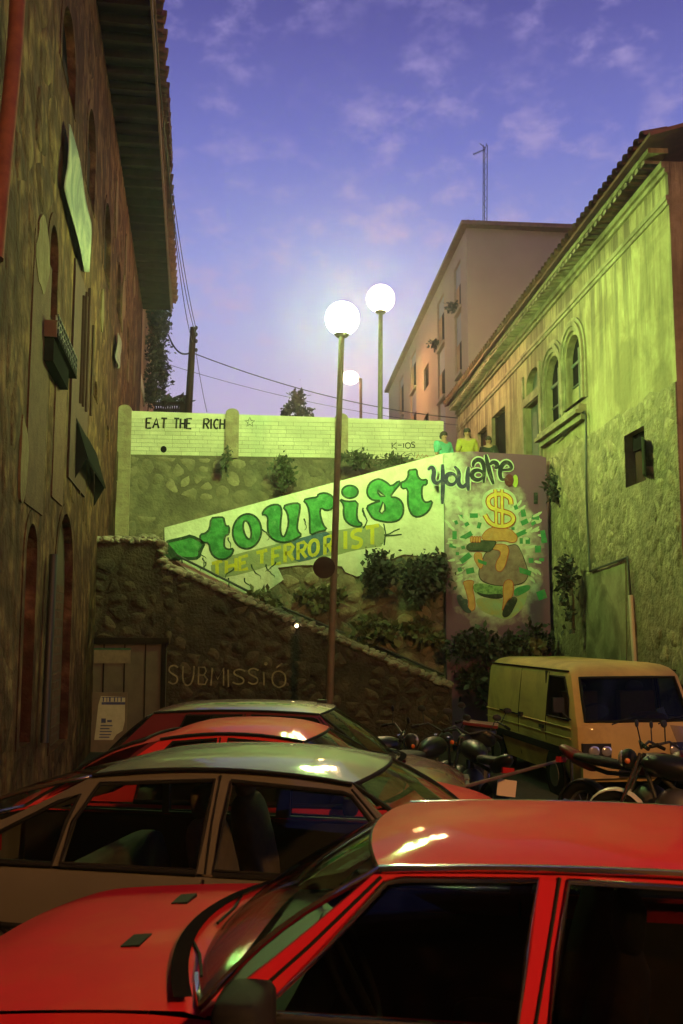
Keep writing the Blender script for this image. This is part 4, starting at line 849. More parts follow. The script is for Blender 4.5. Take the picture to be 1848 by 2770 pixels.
bl_(ell(890, 452, 58, 76, 18), paint('dark_red', (.10, .022, .03)), .025, 'painted_disc', it=0)
bl_(((1190, 600), (1240, 600), (1240, 740), (1190, 740)), drk, .02, 'painted_slot', it=0)
# low dark overgrowth paint band replaced by real bushes further down

# ================================================================== right building
k = FR.hit
RZ = 9.25
rb_ = thing('stucco_building', 'long stucco building with stone base, arched windows and tiled eave on the right', 'building', FR.pt(FR.len / 2, 0))
arA = opening(FR, 1531, 1573, 904, 1100); arB = opening(FR, 1477, 1519, 961, 1157)
fan = opening(FR, 1423, 1460, 996, 1060); dr1 = opening(FR, 1423, 1461, 1087, 1262, True); dr2 = opening(FR, 1331, 1368, 1112, 1262, True); dr3 = opening(FR, 1292, 1318, 1160, 1262, True); dr4 = opening(FR, 1262, 1276, 1180, 1262, True)
sw = [k(1692, 1182), k(1696, 1326), k(1752, 1293), k(1752, 1146)]
sa0, sa1 = sw[0][0], sw[2][0]; sb0 = (sw[1][1] + sw[2][1]) / 2; sb1 = (sw[0][1] + sw[3][1]) / 2
swp = [(sa0, sb0), (sa1, sb0), (sa1, sb1), (sa0, sb1)]
holes = [arA, arB, fan, dr1, dr2, dr3, dr4, swp]
m2 = MB(); m2.prism(FR, [(0, -.4), (FR.len, -.4), (FR.len, RZ), (0, RZ)], -.4, 0, holes); m2.build('wall', MT['stucco'], rb_)
FRs = Fr((5.036, 14.1), (12.0, 14.1 + .067 * 7))
m2 = MB(); m2.fbox(FRs, .002, 9, -.4, RZ, -.5, 0); m2.build('side_wall', MT['redside'], rb_)
m2 = MB(); m2.hexa([FR.pt(-.3, RZ + .22, .40), FR.pt(FR.len + .35, RZ + .22, .40), FR.pt(FR.len + .35, RZ + 2.2, -6), FR.pt(-.3, RZ + 2.2, -6), FR.pt(-.3, RZ + .28, .40), FR.pt(FR.len + .35, RZ + .28, .40), FR.pt(FR.len + .35, RZ + 2.28, -6), FR.pt(-.3, RZ + 2.28, -6)]); rroof = m2.build('roof', MT['tile'], rb_)
angR = math.atan2(FR.u.y, FR.u.x)
u = 0.0
while u < FR.len + .3:
    piece('roof_tile', TILE, rroof, FR.pt(u, RZ + .26, .46), (R(16), 0, angR), (1.05, .9, 1.05)); u += .24
# genoise: corbelled row of tile ends, and mouldings
u = .1
gm = MB()
for i in range(7): t = math.pi * i / 6; gm.add([], [])
pts = [(.085 * math.cos(math.pi * i / 6), y, .085 * math.sin(math.pi * i / 6)) for y in (0, .3) for i in range(7)]
gm.add(pts, [(i, i + 1, 8 + i, 7 + i) for i in range(6)] + [tuple(range(7))]); GEN = mesh_of(gm, 'eave_tile', MT['stuccotrim'], smooth=50)
while u < FR.len:
    piece('eave_tile', GEN, rb_, FR.pt(u, RZ + .03, .30), (0, 0, angR)); u += .25
for b0, b1, c in ((RZ + .13, RZ + .21, .30), (RZ - .10, RZ - .0, .10), (RZ - .18, RZ - .105, .05), (RZ - .62, RZ - .54, .05), (RZ - .70, RZ - .625, .03)):
    m2 = MB(); m2.fbox(FR, 0, FR.len + .001, b0, b1, -.02, c); m2.build('moulding', MT['stuccotrim'], rb_)
# arch surrounds: three stepped rings
for o in (arA, arB):
    a0, a1, b0, b1 = bbox(o)
    for d, c in ((.16, .05), (.26, .08), (.34, .035)):
        m2 = MB(); m2.prism(FR, arch(a0 - d, a1 + d, b0, b1 + d, n=14), 0, c, [arch(a0 - d + .09, a1 + d - .09, b0 + .001, b1 + d - .09, n=14)], back=False); m2.build('arch_moulding', MT['stuccotrim'], rb_)
    f = MB(); f.sheet(FR, o, -.15); pn = f.build('window_opening', MT['dark'], rb_)
    m2 = MB(); m2.fbox(FR, a0, a1, b0, b0 + (b1 - b0) * (.30 if o is arA else .12), -.148, -.12); m2.build('walled_up_part', MT['stucco'], pn)
    m2 = MB(); m2.fbox(FR, (a0 + a1) / 2 - .03, (a0 + a1) / 2 + .03, b0, b1 - .25, -.147, -.11); m2.build('mullion', MT['shutter'], pn)
    m2 = MB(); m2.fbox(FR, a0, a1, b0 + (b1 - b0) * .62, b0 + (b1 - b0) * .66, -.146, -.115); m2.build('transom', MT['shutter'], pn)
    m2 = MB(); m2.fbox(FR, a0 + .02, a1 - .02, b0 + (b1 - b0) * .32, b0 + (b1 - b0) * .34, -.146, -.115); m2.build('transom', MT['shutter'], pn)
a0, _, b0, _ = bbox(arB); _, a1, _, _ = bbox(arA)
for d, e, c in ((.0, .10, .16), (.10, .18, .22), (.18, .30, .12)):
    m2 = MB(); m2.fbox(FR, a0 - .25, a1 + .25, b0 - e, b0 - d - .002, 0, c); m2.build('sill', MT['stuccotrim'], rb_)
for o, mt in ((fan, 'shutter'), (dr1, 'shutter'), (dr2, 'dark'), (dr3, 'redbrown'), (dr4, 'dark')):
    f = MB(); f.sheet(FR, o, -.16); pn = f.build('door', MT[mt], rb_)
    a0, a1, b0, b1 = bbox(o)
    if o is dr1:
        for q in (0, 1):
            m2 = MB(); m2.fbox(FR, a0 + (a1 - a0) * (.03 + .5 * q), a0 + (a1 - a0) * (.47 + .5 * q), b0, b1 - .05, -.155, -.13); m2.build('door_leaf', MT['shutter' if q == 0 else 'darkwood'], pn)
    elif o is not fan:
        m2 = MB(); m2.fbox(FR, a0, a0 + .06, b0, b1, -.155, -.1); m2.build('jamb', MT['darkwood'], pn)
a0, a1, b0, b1 = bbox(dr1)
m2 = MB(); m2.fbox(FR, a0 - .1, a1 + .1, b1 + .02, bbox(fan)[2] - .02, 0, .05); m2.build('lintel', MT['stuccotrim'], rb_)
for a in (a0 - .2, a1 + .06):
    m2 = MB(); m2.fbox(FR, a, a + .14, b0, bbox(fan)[3], 0, .045); m2.build('door_pilaster', MT['stuccotrim'], rb_)
f = MB(); f.sheet(FR, swp, -.16); pn = f.build('square_window', MT['redbrown'], rb_)
m2 = MB(); m2.fbox(FR, sa0 + .02, sa1 - .01, sb1 - .28, sb1 - .001, -.155, -.12); m2.build('blind_box', MT['dark'], pn)
m2 = MB(); m2.hexa([FR.pt(*q) for q in ((sa1 - .03, sb0 + .05, .0), (sa1 + .28, sb0 + .05, .16), (sa1 + .28, sb0 + .05, .19), (sa1 - .03, sb0 + .05, .03), (sa1 - .03, sb1 - .25, .0), (sa1 + .28, sb1 - .25, .16), (sa1 + .28, sb1 - .25, .19), (sa1 - .03, sb1 - .25, .03))]); m2.build('shutter_leaf', MT['greenshutter'], pn)
# stone base below the stucco
ub0 = k(1488, 1400)[0]
bp = [k(1488, 1240), k(1600, 1185), k(1700, 1118), k(1846, 1012)]
zl = [(ub0, -.3), (FR.len - .02, -.3), (FR.len - .02, k(1820, 1030)[1]), (ub0, k(1488, 1235)[1])]
m2 = MB(); m2.prism(FR, [(ub0, -.4), (FR.len + .001, -.4), (FR.len + .001, zl[2][1] - .05)] + [(FR.len - (FR.len - ub0) * q / 14, zl[2][1] + (zl[3][1] - zl[2][1]) * q / 14 + random.uniform(-.14, .14)) for q in range(1, 14)] + [(ub0, zl[3][1])], 0, .025, [swp], back=False); m2.build('base_render', MT['basejoint'], rb_)
patch = [k(1590, 1560), k(1698, 1515), k(1700, 1790), k(1592, 1790)]
stones(FR, zl, 290, MT['basestone'], rb_, 12, c0=.025, depth=(.004, .018), joint=.028, skip=lambda p: sa0 - .2 < p[0] < sa1 + .2 and sb0 - .2 < p[1] < sb1 + .2 or inside(p, patch) or noise.noise(Vector((p[0] * .8, p[1], 2))) > .2)
m2 = MB(); m2.prism(FR, patch, .025, .04, back=False); m2.build('cement_patch', MT['stuccotrim'], rb_)
# wall conduit and white downpipe
cp = [(1500, 1195), (1560, 1140), (1580, 1113), (1585, 1125), (1587, 1353), (1596, 1545), (1698, 1507), (1702, 1560), (1706, 1612)]
m2 = MB(); m2.tube([FR.pt(*FR.hit(x, y, .08), .08) for x, y in cp], .022, 6); m2.build('conduit', MT['iron'], rb_, smooth=60)
m2 = MB(); m2.tube([FR.pt(*FR.hit(x, y, .08), .08) for x, y in ((1706, 1610), (1716, 1775), (1724, 1960))], .04, 8); m2.build('downpipe', MT['whitepipe'], rb_, smooth=60)

# ================================================================== pale apartment block
PLn = Vector((4.75, 35)); PLf = Vector((4.75 - .067 * 25.5, 60.5))
FPL = Fr(PLf, PLn); FPF = Fr(PLn, (PLn.x + 10, PLn.y + .9))
PZ = FPF.hit(1281, 617)[1]
pb_ = thing('apartment_block', 'tall pale pink apartment block with tiled roof edge behind the stucco building', 'building', (7, 36, 6.2))
strips = []; wins = []
def pw_(x0, x1, yt, yb): a0 = FPL.hit(x0, (yt + yb) / 2)[0]; a1 = FPL.hit(x1, (yt + yb) / 2)[0]; xm = (x0 + x1) / 2; return [(a0, FPL.hit(xm, yb)[1]), (a1, FPL.hit(xm, yb)[1]), (a1, FPL.hit(xm, yt)[1]), (a0, FPL.hit(xm, yt)[1])]
for x0, x1 in ((1231, 1249), (1184, 1203), (1110, 1125), (1079, 1091)):
    a0 = FPL.hit(x0, 950)[0]; a1 = FPL.hit(x1, 950)[0]; strips.append([(a0, 6.4), (a1, 6.4), (a1, PZ - .7), (a0, PZ - .7)])
lone = [pw_(1147, 1160, 990, 1050), pw_(1147, 1160, 1122, 1170)]
m2 = MB(); m2.prism(FPL, [(0, 5.8), (FPL.len, 5.8), (FPL.len, PZ), (0, PZ)], -.35, 0, strips + lone); m2.build('wall', MT['pale'], pb_)
for s_ in strips:
    m2 = MB(); m2.sheet(FPL, s_, -.09); m2.build('recess_panel', MT['palegrey'], pb_)
for x0, x1, yt, yb in ((1231, 1249, 768, 838), (1232, 1250, 925, 1012), (1184, 1203, 850, 935), (1184, 1203, 1005, 1078), (1110, 1125, 985, 1055), (1079, 1091, 1045, 1125), (1110, 1125, 1120, 1165)):
    q = pw_(x0, x1, yt, yb); a0, a1, b0, b1 = bbox(q)
    m2 = MB(); m2.fbox(FPL, a0 + .02, a1 - .02, b0, b1, -.088, -.07); wn = m2.build('window', MT['darkwood'], pb_)
    m2 = MB(); m2.fbox(FPL, a0 + .12, (a0 + a1) / 2 - .04, b0 + .1, b1 - .1, -.069, -.065); m2.build('pane', MT['dark'], wn)
    m2 = MB(); m2.fbox(FPL, (a0 + a1) / 2 + .04, a1 - .12, b0 + .1, b1 - .1, -.069, -.065); m2.build('pane', MT['dark'], wn)
    m2 = MB(); m2.fbox(FPL, a0, a1, b0 - .12, b0 - .002, -.085, .08); m2.build('sill', MT['pale'], wn)
    m2 = MB(); m2.fbox(FPL, a0 + .02, a0 + (a1 - a0) * .45, b0 + .02, b1 - .02, -.064, -.058); m2.build('curtain', MT['ochre'], wn)
for q in lone:
    m2 = MB(); m2.sheet(FPL, q, -.10); wn = m2.build('window', MT['darkwood'], pb_)
    a0, a1, b0, b1 = bbox(q); m2 = MB(); m2.fbox(FPL, a0 + .1, a1 - .1, b0 + .1, b1 - .1, -.098, -.09); m2.build('pane', MT['dark'], wn)
for x, y in ((1186, 932), (1234, 832)):
    q = FPL.hit(x, y); m2 = MB()
    rl = random.Random(int(x))
    for _ in range(60):
        p = FPL.pt(q[0] + rl.gauss(0, .16), q[1] + rl.gauss(0, .09), .15 + rl.gauss(0, .12)); d = Vector((rl.gauss(0, 1), rl.gauss(0, 1), rl.gauss(0, 1))).normalized(); e = d.orthogonal().normalized() * .08
        m2.add([p, p + d * .12 + e, p + d * .2, p + d * .12 - e], [(0, 1, 2, 3)])
    m2.build('window_box_plants', MT['leafdark'], pb_, fix=False, kind='stuff')
m2 = MB(); m2.fbox(FPF, .003, 9.5, 5.8, PZ, -.4, 0); m2.build('front_wall', MT['pale'], pb_)
m2 = MB(); m2.hexa([FPL.pt(-.3, PZ + .002, .25), FPL.pt(FPL.len + .35, PZ + .002, .25), FPL.pt(FPL.len + .35, PZ - .12, -11), FPL.pt(-.3, PZ - .12, -11), FPL.pt(-.3, PZ + .16, .25), FPL.pt(FPL.len + .35, PZ + .16, .25), FPL.pt(FPL.len + .35, PZ + .05, -11), FPL.pt(-.3, PZ + .05, -11)]); proof = m2.build('roof', MT['tile'], pb_)
angP = math.atan2(FPF.u.y, FPF.u.x)
for i in range(30): piece('roof_tile', TILE, proof, FPF.pt(.05 + i * .21, PZ + .17 - i * .004, .1), (R(14), 0, angP), (1.0, .9, 1.1))

# roof antenna
an = thing('roof_antenna', 'thin lattice aerial mast on the apartment block roof', 'antenna', P(1313, 612, 37))
t0, t1 = P(1312, 625, 37), P(1313, 392, 37)
for dx, dy in ((-.08, 0), (.08, 0), (0, .13)):
    m2 = MB(); m2.tube([t0 + Vector((dx, dy, 0)), t1 + Vector((dx, dy, 0))], .016, 5); m2.build('mast', MT['wire'], an)
for i in range(16):
    z0 = t0.lerp(t1, i / 16); z1 = t0.lerp(t1, (i + 1) / 16); m2 = MB(); s_ = 1 if i % 2 else -1; m2.tube([z0 + Vector((-.08 * s_, 0, 0)), z1 + Vector((.08 * s_, 0, 0))], .008, 4); m2.build('lattice_rung', MT['wire'], an)
q = P(1313, 404, 37); m2 = MB(); m2.tube([P(1280, 418, 37), q], .015, 5); bo = m2.build('boom', MT['wire'], an)
for i in range(6):
    c_ = P(1282, 417, 37).lerp(q, i / 6); m2 = MB(); m2.tube([c_ + Vector((0, -.2, -.16)), c_ + Vector((0, .2, .16))], .009, 4); m2.build('element', MT['wire'], bo)
m2 = MB(); m2.tube([P(1298, 388, 37), P(1314, 402, 37), P(1316, 388, 37)], .015, 5); m2.build('reflector', MT['wire'], an)

# ================================================================== utility pole, wires, balustrade
PB = P(509, 1125, 30); PT_ = P(523, 886, 30)
up = thing('utility_pole', 'dark wooden utility pole with insulators above the white wall', 'pole', Vector((PB.x, PB.y, 6.2)))
m2 = MB(); m2.tube([Vector((PB.x - .03, PB.y, 6.0)), PB, PT_], [.13, .12, .10], 9); m2.build('post', MT['darkwood'], up, smooth=60)
for y in (890, 908, 926, 950):
    c_ = P(531, y, 30); m2 = MB(); m2.tube([P(521, y + 2, 30), c_], .015, 5); br = m2.build('bracket', MT['iron'], up); m2 = MB(); m2.ball(c_ + Vector((0, 0, .04)), (.05, .05, .07), 8, 6); m2.build('insulator', MT['plasticblk'], br)
def wire(A, B, sag, label, r=.012):
    pts = [A.lerp(B, t / 16) - Vector((0, 0, sag * 4 * (t / 16) * (1 - t / 16))) for t in range(17)]
    m = MB(); m.tube(pts, r, 5); m.build('overhead_wire', MT['wire'], base=A, smooth=90, label=label, cat='wire')
wire(FL.pt(18, EZ - .25, 1.02), P(531, 890, 30), .5, 'topmost overhead wire running from the eaves to the utility pole', .011)
wire(FL.pt(20, EZ - .25, 1.05), P(531, 908, 30), .6, 'middle overhead wire running from the eaves to the utility pole', .011)
wire(FL.pt(16, EZ - .3, 1.02), P(521, 926, 30), .9, 'lowest overhead wire running from the eaves to the utility pole', .011)
wire(P(522, 955, 30), P(1250, 1132, 33), .35, 'long thick wire crossing the sky from the pole to the stucco building', .017)
wire(P(452, 985, 34), P(1240, 1150, 36), .3, 'faint thin wire crossing low over the white wall', .01)
wire(P(455, 905, 35), P(520, 950, 30), .35, 'short drooping cable from the ivy to the utility pole', .03)
wire(P(530, 950, 30), P(560, 1115, 29), .1, 'stay wire slanting down right of the utility pole', .01)
ba = thing('balustrade', 'dark terrace balustrade with posts at the foot of the utility pole', 'balustrade', P(460, 1118, 32))
for y, hgt in ((1093, .1), (1110, .08)):
    a, b = P(416, y, 32), P(506, y, 32); m2 = MB(); m2.box((a + b) / 2, (b.x - a.x, .14, hgt)); m2.build('rail', MT['darkwood'], ba)
for i in range(14):
    a, b = P(420 + i * 6.2, 1094, 32), P(420 + i * 6.2, 1118, 32); m2 = MB(); m2.tube([b, b.lerp(a, .4), a], [.02, .045, .02], 6); m2.build('baluster', MT['darkwood'], ba)
m2 = MB(); a = P(499, 1100, 32); m2.box(a, (.3, .25, .75)); m2.build('end_post', MT['darkwood'], ba)

# ================================================================== street lamps
def lamp_post(name, label, top, base, gr, post, mat, collar=.12, r=.055):
    t = thing(name, label, 'street lamp', base)
    m = MB(); d = (top - base).normalized(); m.tube([base, base + d * .9, base + d * .92, top - d * gr], [r * 1.5, r * 1.45, r, r * .8], 12); m.build('post', post, t, smooth=40)
    m = MB(); m.tube([top - d * (gr * 1.08), top - d * (gr * .93)], [collar * .7, collar], 14); m.build('collar', post, t, smooth=40)
    m = MB(); m.ball(top, gr, 28, 18); m.build('globe', mat, t, smooth=180)
    m = MB(); m.box(base + Vector((0, 0, .01)), (.34, .34, .02)); m.build('base_plate', post, t)
    return t
GREEN = (.60, 1.0, .23); WARM = (1.0, .52, .17)
l1 = lamp_post('street_lamp', 'globe street lamp on a tall brown post in front of the stairs', P(926, 862, 16.5), Vector((P(886, 2060, 16.5).x, 16.5, -.28)), .31, MT['pole'], emis('mercury_globe', (.85, 1, .72), 7, limb=True), .14, r=.065)
lamp_light(l1, P(926, 862, 16.5), .325, GREEN, LAMP_GREEN, .08, .14, .17)
c_ = P(877, 1535, 16.42); m2 = MB(); m2.tube([c_, c_ + Vector((.0, .02, 0))], .19, 20); sgn = m2.build('round_sign', MT['redbrown'], l1, label='round dark sign on the lamp post')
m2 = MB(); m2.tube([c_ + Vector((.1, .03, 0)), P(904, 1535, 16.5)], .018, 6); m2.build('clamp', MT['metal'], l1)
b2 = P(1027, 1135, 26); l2 = lamp_post('street_lamp', 'globe street lamp on a green post behind the white wall', P(1030, 808, 26), Vector((b2.x, 26, 6.2)), .40, MT['polegreen'], emis('sodium_globe', (1, .85, .68), 7, limb=True), .16, r=.075)
lamp_light(l2, P(1030, 808, 26), .415, (1.0, .62, .28), LAMP_WARM, .25, .5, .3)
t3 = P(948, 1022, 46); l3 = thing('street_lamp', 'far arm street lamp on a thin pole above the white wall', 'street lamp', Vector((P(976, 1100, 46).x, 46, 6.5)))
p3 = P(976, 1024, 46); m2 = MB(); m2.tube([Vector((p3.x, 46, 6.5)), p3], .07, 8); m2.build('post', MT['fascia'], l3, smooth=60)
m2 = MB(); m2.tube([p3 + Vector((0, 0, -.05)), p3.lerp(t3, .6) + Vector((0, 0, .05))], .06, 8); m2.build('arm', MT['fascia'], l3, smooth=60)
m2 = MB(); m2.ball(t3, (.42, .42, .34), 20, 12); m2.build('globe', emis('far_sodium', (1, .8, .55), 7, limb=True), l3, smooth=180)
lamp_light(l3, t3, .44, WARM, LAMP_WARM * .16, .3, 1, .35)
# the lamp on the corner behind the camera that lights the van and the nearest car
l4 = lamp_post('street_lamp', 'globe street lamp on the corner behind the viewpoint', Vector((6.2, -4.6, 7.6)), Vector((6.2, -4.6, 0)), .25, MT['pole'], emis('corner_sodium', (1, .7, .4), 12), .12)
lamp_light(l4, Vector((6.2, -4.6, 7.6)), .265, (1.0, .44, .11), LAMP_BACK, .3, 1, .35)

# house across the street, seen only as reflections in the cars
FB = Fr((45, -13), (-45, -13))
hb_ = thing('rendered_house', 'plain rendered house across the street behind the viewpoint', 'building', (0, -16, 0))
hw = [arch(a, a + 1.1, z0, z0 + 1.7, True) for a in range(3, 88, 6) for z0 in (4.2, 7.6, 11.0)] + [arch(41, 42.3, .05, 2.4, True), arch(50, 51.3, .05, 2.4, True)]
m2 = MB(); m2.prism(FB, [(0, -.1), (90, -.1), (90, 15), (0, 15)], -.4, 0, hw); m2.build('wall', MT['oldwall'], hb_)
for o in hw: m2 = MB(); m2.sheet(FB, o, -.2); m2.build('shutter', MT['darkwood'], hb_)
m2 = MB(); m2.fbox(FB, -.3, 90.3, 15.002, 15.25, -6, .4); m2.build('roof', MT['tile'], hb_)

# ================================================================== plants
def leaves(m, c, rad, n_, size, rl, hang=0.0):
    cl = [(rl.uniform(-1, 1), rl.uniform(-1, 1), rl.uniform(-1, 1)) for _ in range(max(5, n_ // 60))]
    cl = [q for q in cl if sum(t * t for t in q) < 1.1] or [(0, 0, 0)]
    for _ in range(n_):
        q = rl.choice(cl); s_ = .33
        p = Vector((c[0] + rad[0] * (q[0] * .8 + rl.gauss(0, s_)), c[1] + rad[1] * (q[1] * .8 + rl.gauss(0, s_)), c[2] + rad[2] * (q[2] * .8 + rl.gauss(0, s_))))
        d = Vector((rl.gauss(0, 1), rl.gauss(0, 1), rl.gauss(0, 1) - hang)).normalized(); e = d.cross(Vector((rl.gauss(0, 1), rl.gauss(0, 1), rl.gauss(0, 1)))).normalized()
        L_ = size * rl.choice((.45, .7, .9, 1.1, 1.7)) * rl.uniform(.8, 1.2)
        m.add([p, p + d * L_ * .5 + e * L_ * .28, p + d * L_, p + d * L_ * .5 - e * L_ * .28], [(0, 1, 2, 3)])
def bush(label, cat, blobs, mat='leaf', size=.11, stems=(), seed=0, name='bush', group=None):
    rl = random.Random(seed + 100); c0 = blobs[0][0]
    t = thing(name, label, cat, Vector((c0[0], c0[1], min(b[0][2] - b[1][2] for b in blobs))), group=group)
    m = MB()
    for c, rad, n_ in blobs: leaves(m, c, rad, n_, size, rl)
    m.build('foliage', MT[mat], t, fix=False)
    for A, B in stems:
        m = MB(); m.tube([Vector(A), Vector(A).lerp(Vector(B), .5) + Vector((.04, 0, .02)), Vector(B)], [.03, .02, .008], 6); m.build('stem', MT['stem'], t)
    return t
p = P(425, 950, 35.5); bush('thick ivy hanging down the far end of the left building', 'ivy', [((p.x, p.y, p.z + q * .75), (.42 - .04 * abs(q), .8, .65), 700) for q in range(-2, 3)] + [((p.x - .25, p.y, p.z - 1.7), (.2, .4, .5), 220)], 'leafdark', .14, [((p.x - .3, p.y, p.z - 2.4), (p.x - .1, p.y, p.z + 1.2))], 1, 'ivy')
p = P(760, 1255, 23.1); bush('dark shrub sprouting from the retaining wall left of the lamp post', 'bush', [((p.x, p.y - .12, p.z), (.26, .16, .34), 420), ((p.x + .16, p.y - .1, p.z - .22), (.14, .12, .3), 160), ((p.x + .03, p.y - .08, p.z - .55), (.07, .07, .3), 90)], 'leaf', .10, [((p.x + .05, p.y + .1, p.z - .35), (p.x, p.y - .1, p.z + .1))], 2)
p = P(962, 1238, 23.1); bush('shrub on top of the retaining wall just right of the lamp post', 'bush', [((p.x, p.y - .1, p.z), (.33, .16, .22), 380), ((p.x - .3, p.y - .08, p.z - .1), (.2, .1, .14), 140), ((p.x + .35, p.y - .08, p.z - .12), (.3, .1, .08), 140)], 'leaf', .10, [((p.x, p.y + .12, p.z - .3), (p.x, p.y - .1, p.z))], 3)
p = P(1080, 1252, 23.2); bush('low shrub on the retaining wall under the small black scrawl', 'bush', [((p.x, p.y - .1, p.z), (.36, .15, .14), 330)], 'leaf', .10, [((p.x, p.y + .1, p.z - .2), (p.x, p.y - .05, p.z))], 4)
p = P(612, 1238, 23.0); bush('small weed tuft at the foot of the middle wall pillar', 'weed', [((p.x, p.y - .05, p.z), (.12, .08, .2), 90), ((p.x - .03, p.y - .05, p.z - .25), (.07, .06, .22), 50)], 'leaf', .09, [((p.x, p.y + .05, p.z - .2), (p.x, p.y, p.z))], 5, 'weed')
p = P(1020, 1535, 20.9); bush('round dark bush on the stair bank below the letter s', 'bush', [((p.x, p.y - .28, p.z), (.30, .25, .36), 700), ((p.x + .05, p.y - .25, p.z - .35), (.3, .25, .2), 260)], 'leafdark', .11, [((p.x, p.y, p.z - .6), (p.x, p.y - .2, p.z))], 6)
p = P(1140, 1560, 20.8); bush('largest dark bush on the stair bank beside the purple wall', 'bush', [((p.x, p.y - .3, p.z), (.46, .3, .42), 1100), ((p.x + .28, p.y - .25, p.z + .02), (.25, .25, .35), 380), ((p.x - .1, p.y - .3, p.z - .4), (.35, .25, .2), 300)], 'leafdark', .11, [((p.x, p.y, p.z - .7), (p.x, p.y - .2, p.z + .1))], 7)
p = P(1500, 1315, 20.3); bush('dark shrub rooted where the purple wall meets the stucco building', 'bush', [((p.x - .02, p.y, p.z), (.2, .3, .36), 420)], 'leafdark', .1, [((p.x + .1, p.y + .2, p.z - .4), (p.x, p.y, p.z))], 8)
p = P(1545, 1600, 18.6); bush('dark creeper clinging to the stone base of the stucco building', 'creeper', [((p.x - .08, p.y, p.z), (.13, .35, .6), 520), ((p.x - .1, p.y + .1, p.z + .35), (.12, .3, .3), 200)], 'leafdark', .09, [((p.x + .02, p.y, p.z - .8), (p.x - .02, p.y, p.z + .4))], 9, 'creeper')
p = P(1350, 1745, 20.3); bush('dark overgrowth along the foot of the purple wall', 'bush', [((p.x - .75 + q * .5, p.y, p.z + .12 * math.sin(q * 2.1)), (.36, .25, .34), 520) for q in range(4)] + [((p.x - .5 + q * .6, p.y - .1, p.z - .75), (.4, .3, .4), 420) for q in range(3)], 'leafdark', .11, [((p.x, p.y + .2, p.z - 1.6), (p.x, p.y, p.z))], 10)
p = P(1458, 1745, 18.2); bush('pale flowering plant standing behind the van roof', 'plant', [((p.x, p.y, p.z), (.17, .15, .10), 150), ((p.x, p.y, p.z - .7), (.05, .05, .6), 60)], 'grass', .12, [((p.x, p.y, -.28), (p.x, p.y, p.z))], 11, 'flowering_plant')
for i, (x, y, rx, lab) in enumerate(((700, 1625, .5, 'rough grass tuft under the white tip of the mural'), (860, 1610, .7, 'rough grass tuft behind the lamp post on the stair bank'), (1000, 1690, .9, 'broad grassy clump on the middle of the stair bank'), (1140, 1700, .5, 'grassy clump low beside the purple wall'))):
    p = P(x, y, 20.85); bush(lab, 'grass tuft', [((p.x, p.y - .1, p.z), (rx * .7, .12, .16), 260), ((p.x + .2, p.y - .15, p.z - .2), (rx * .5, .12, .12), 160)], 'grass', .13, (), 20 + i, 'grass_tuft')
p = P(800, 1105, 40); 
t = bush('small dark conifer showing above the white wall', 'tree', [((p.x + .1, p.y, p.z + .15), (.28, .3, .62), 420), ((p.x - .35, p.y, p.z - .2), (.25, .3, .3), 200), ((p.x + .4, p.y, p.z - .25), (.3, .3, .3), 200)], 'leafdark', .17, (), 30, 'conifer_tree')
m2 = MB(); m2.tube([Vector((p.x, p.y, 6.2)), Vector((p.x + .1, p.y, p.z + .7))], [.12, .03], 7); m2.build('trunk', MT['stem'], t)
for x, lab in ((447, 'spiky potted plant on the balustrade'), (499, 'bushy potted plant on the balustrade end post beside the pole')):
    p = P(x, 1084, 32); t = bush(lab, 'plant', [((p.x, p.y, p.z + .03), (.2, .15, .13), 150)], 'leafdark', .14, (), 40 + x, 'potted_plant')
    m2 = MB(); m2.tube([p + Vector((0, 0, -.2)), p + Vector((0, 0, -.02))], [.09, .13], 10); m2.build('pot', MT['darkwood'], t)

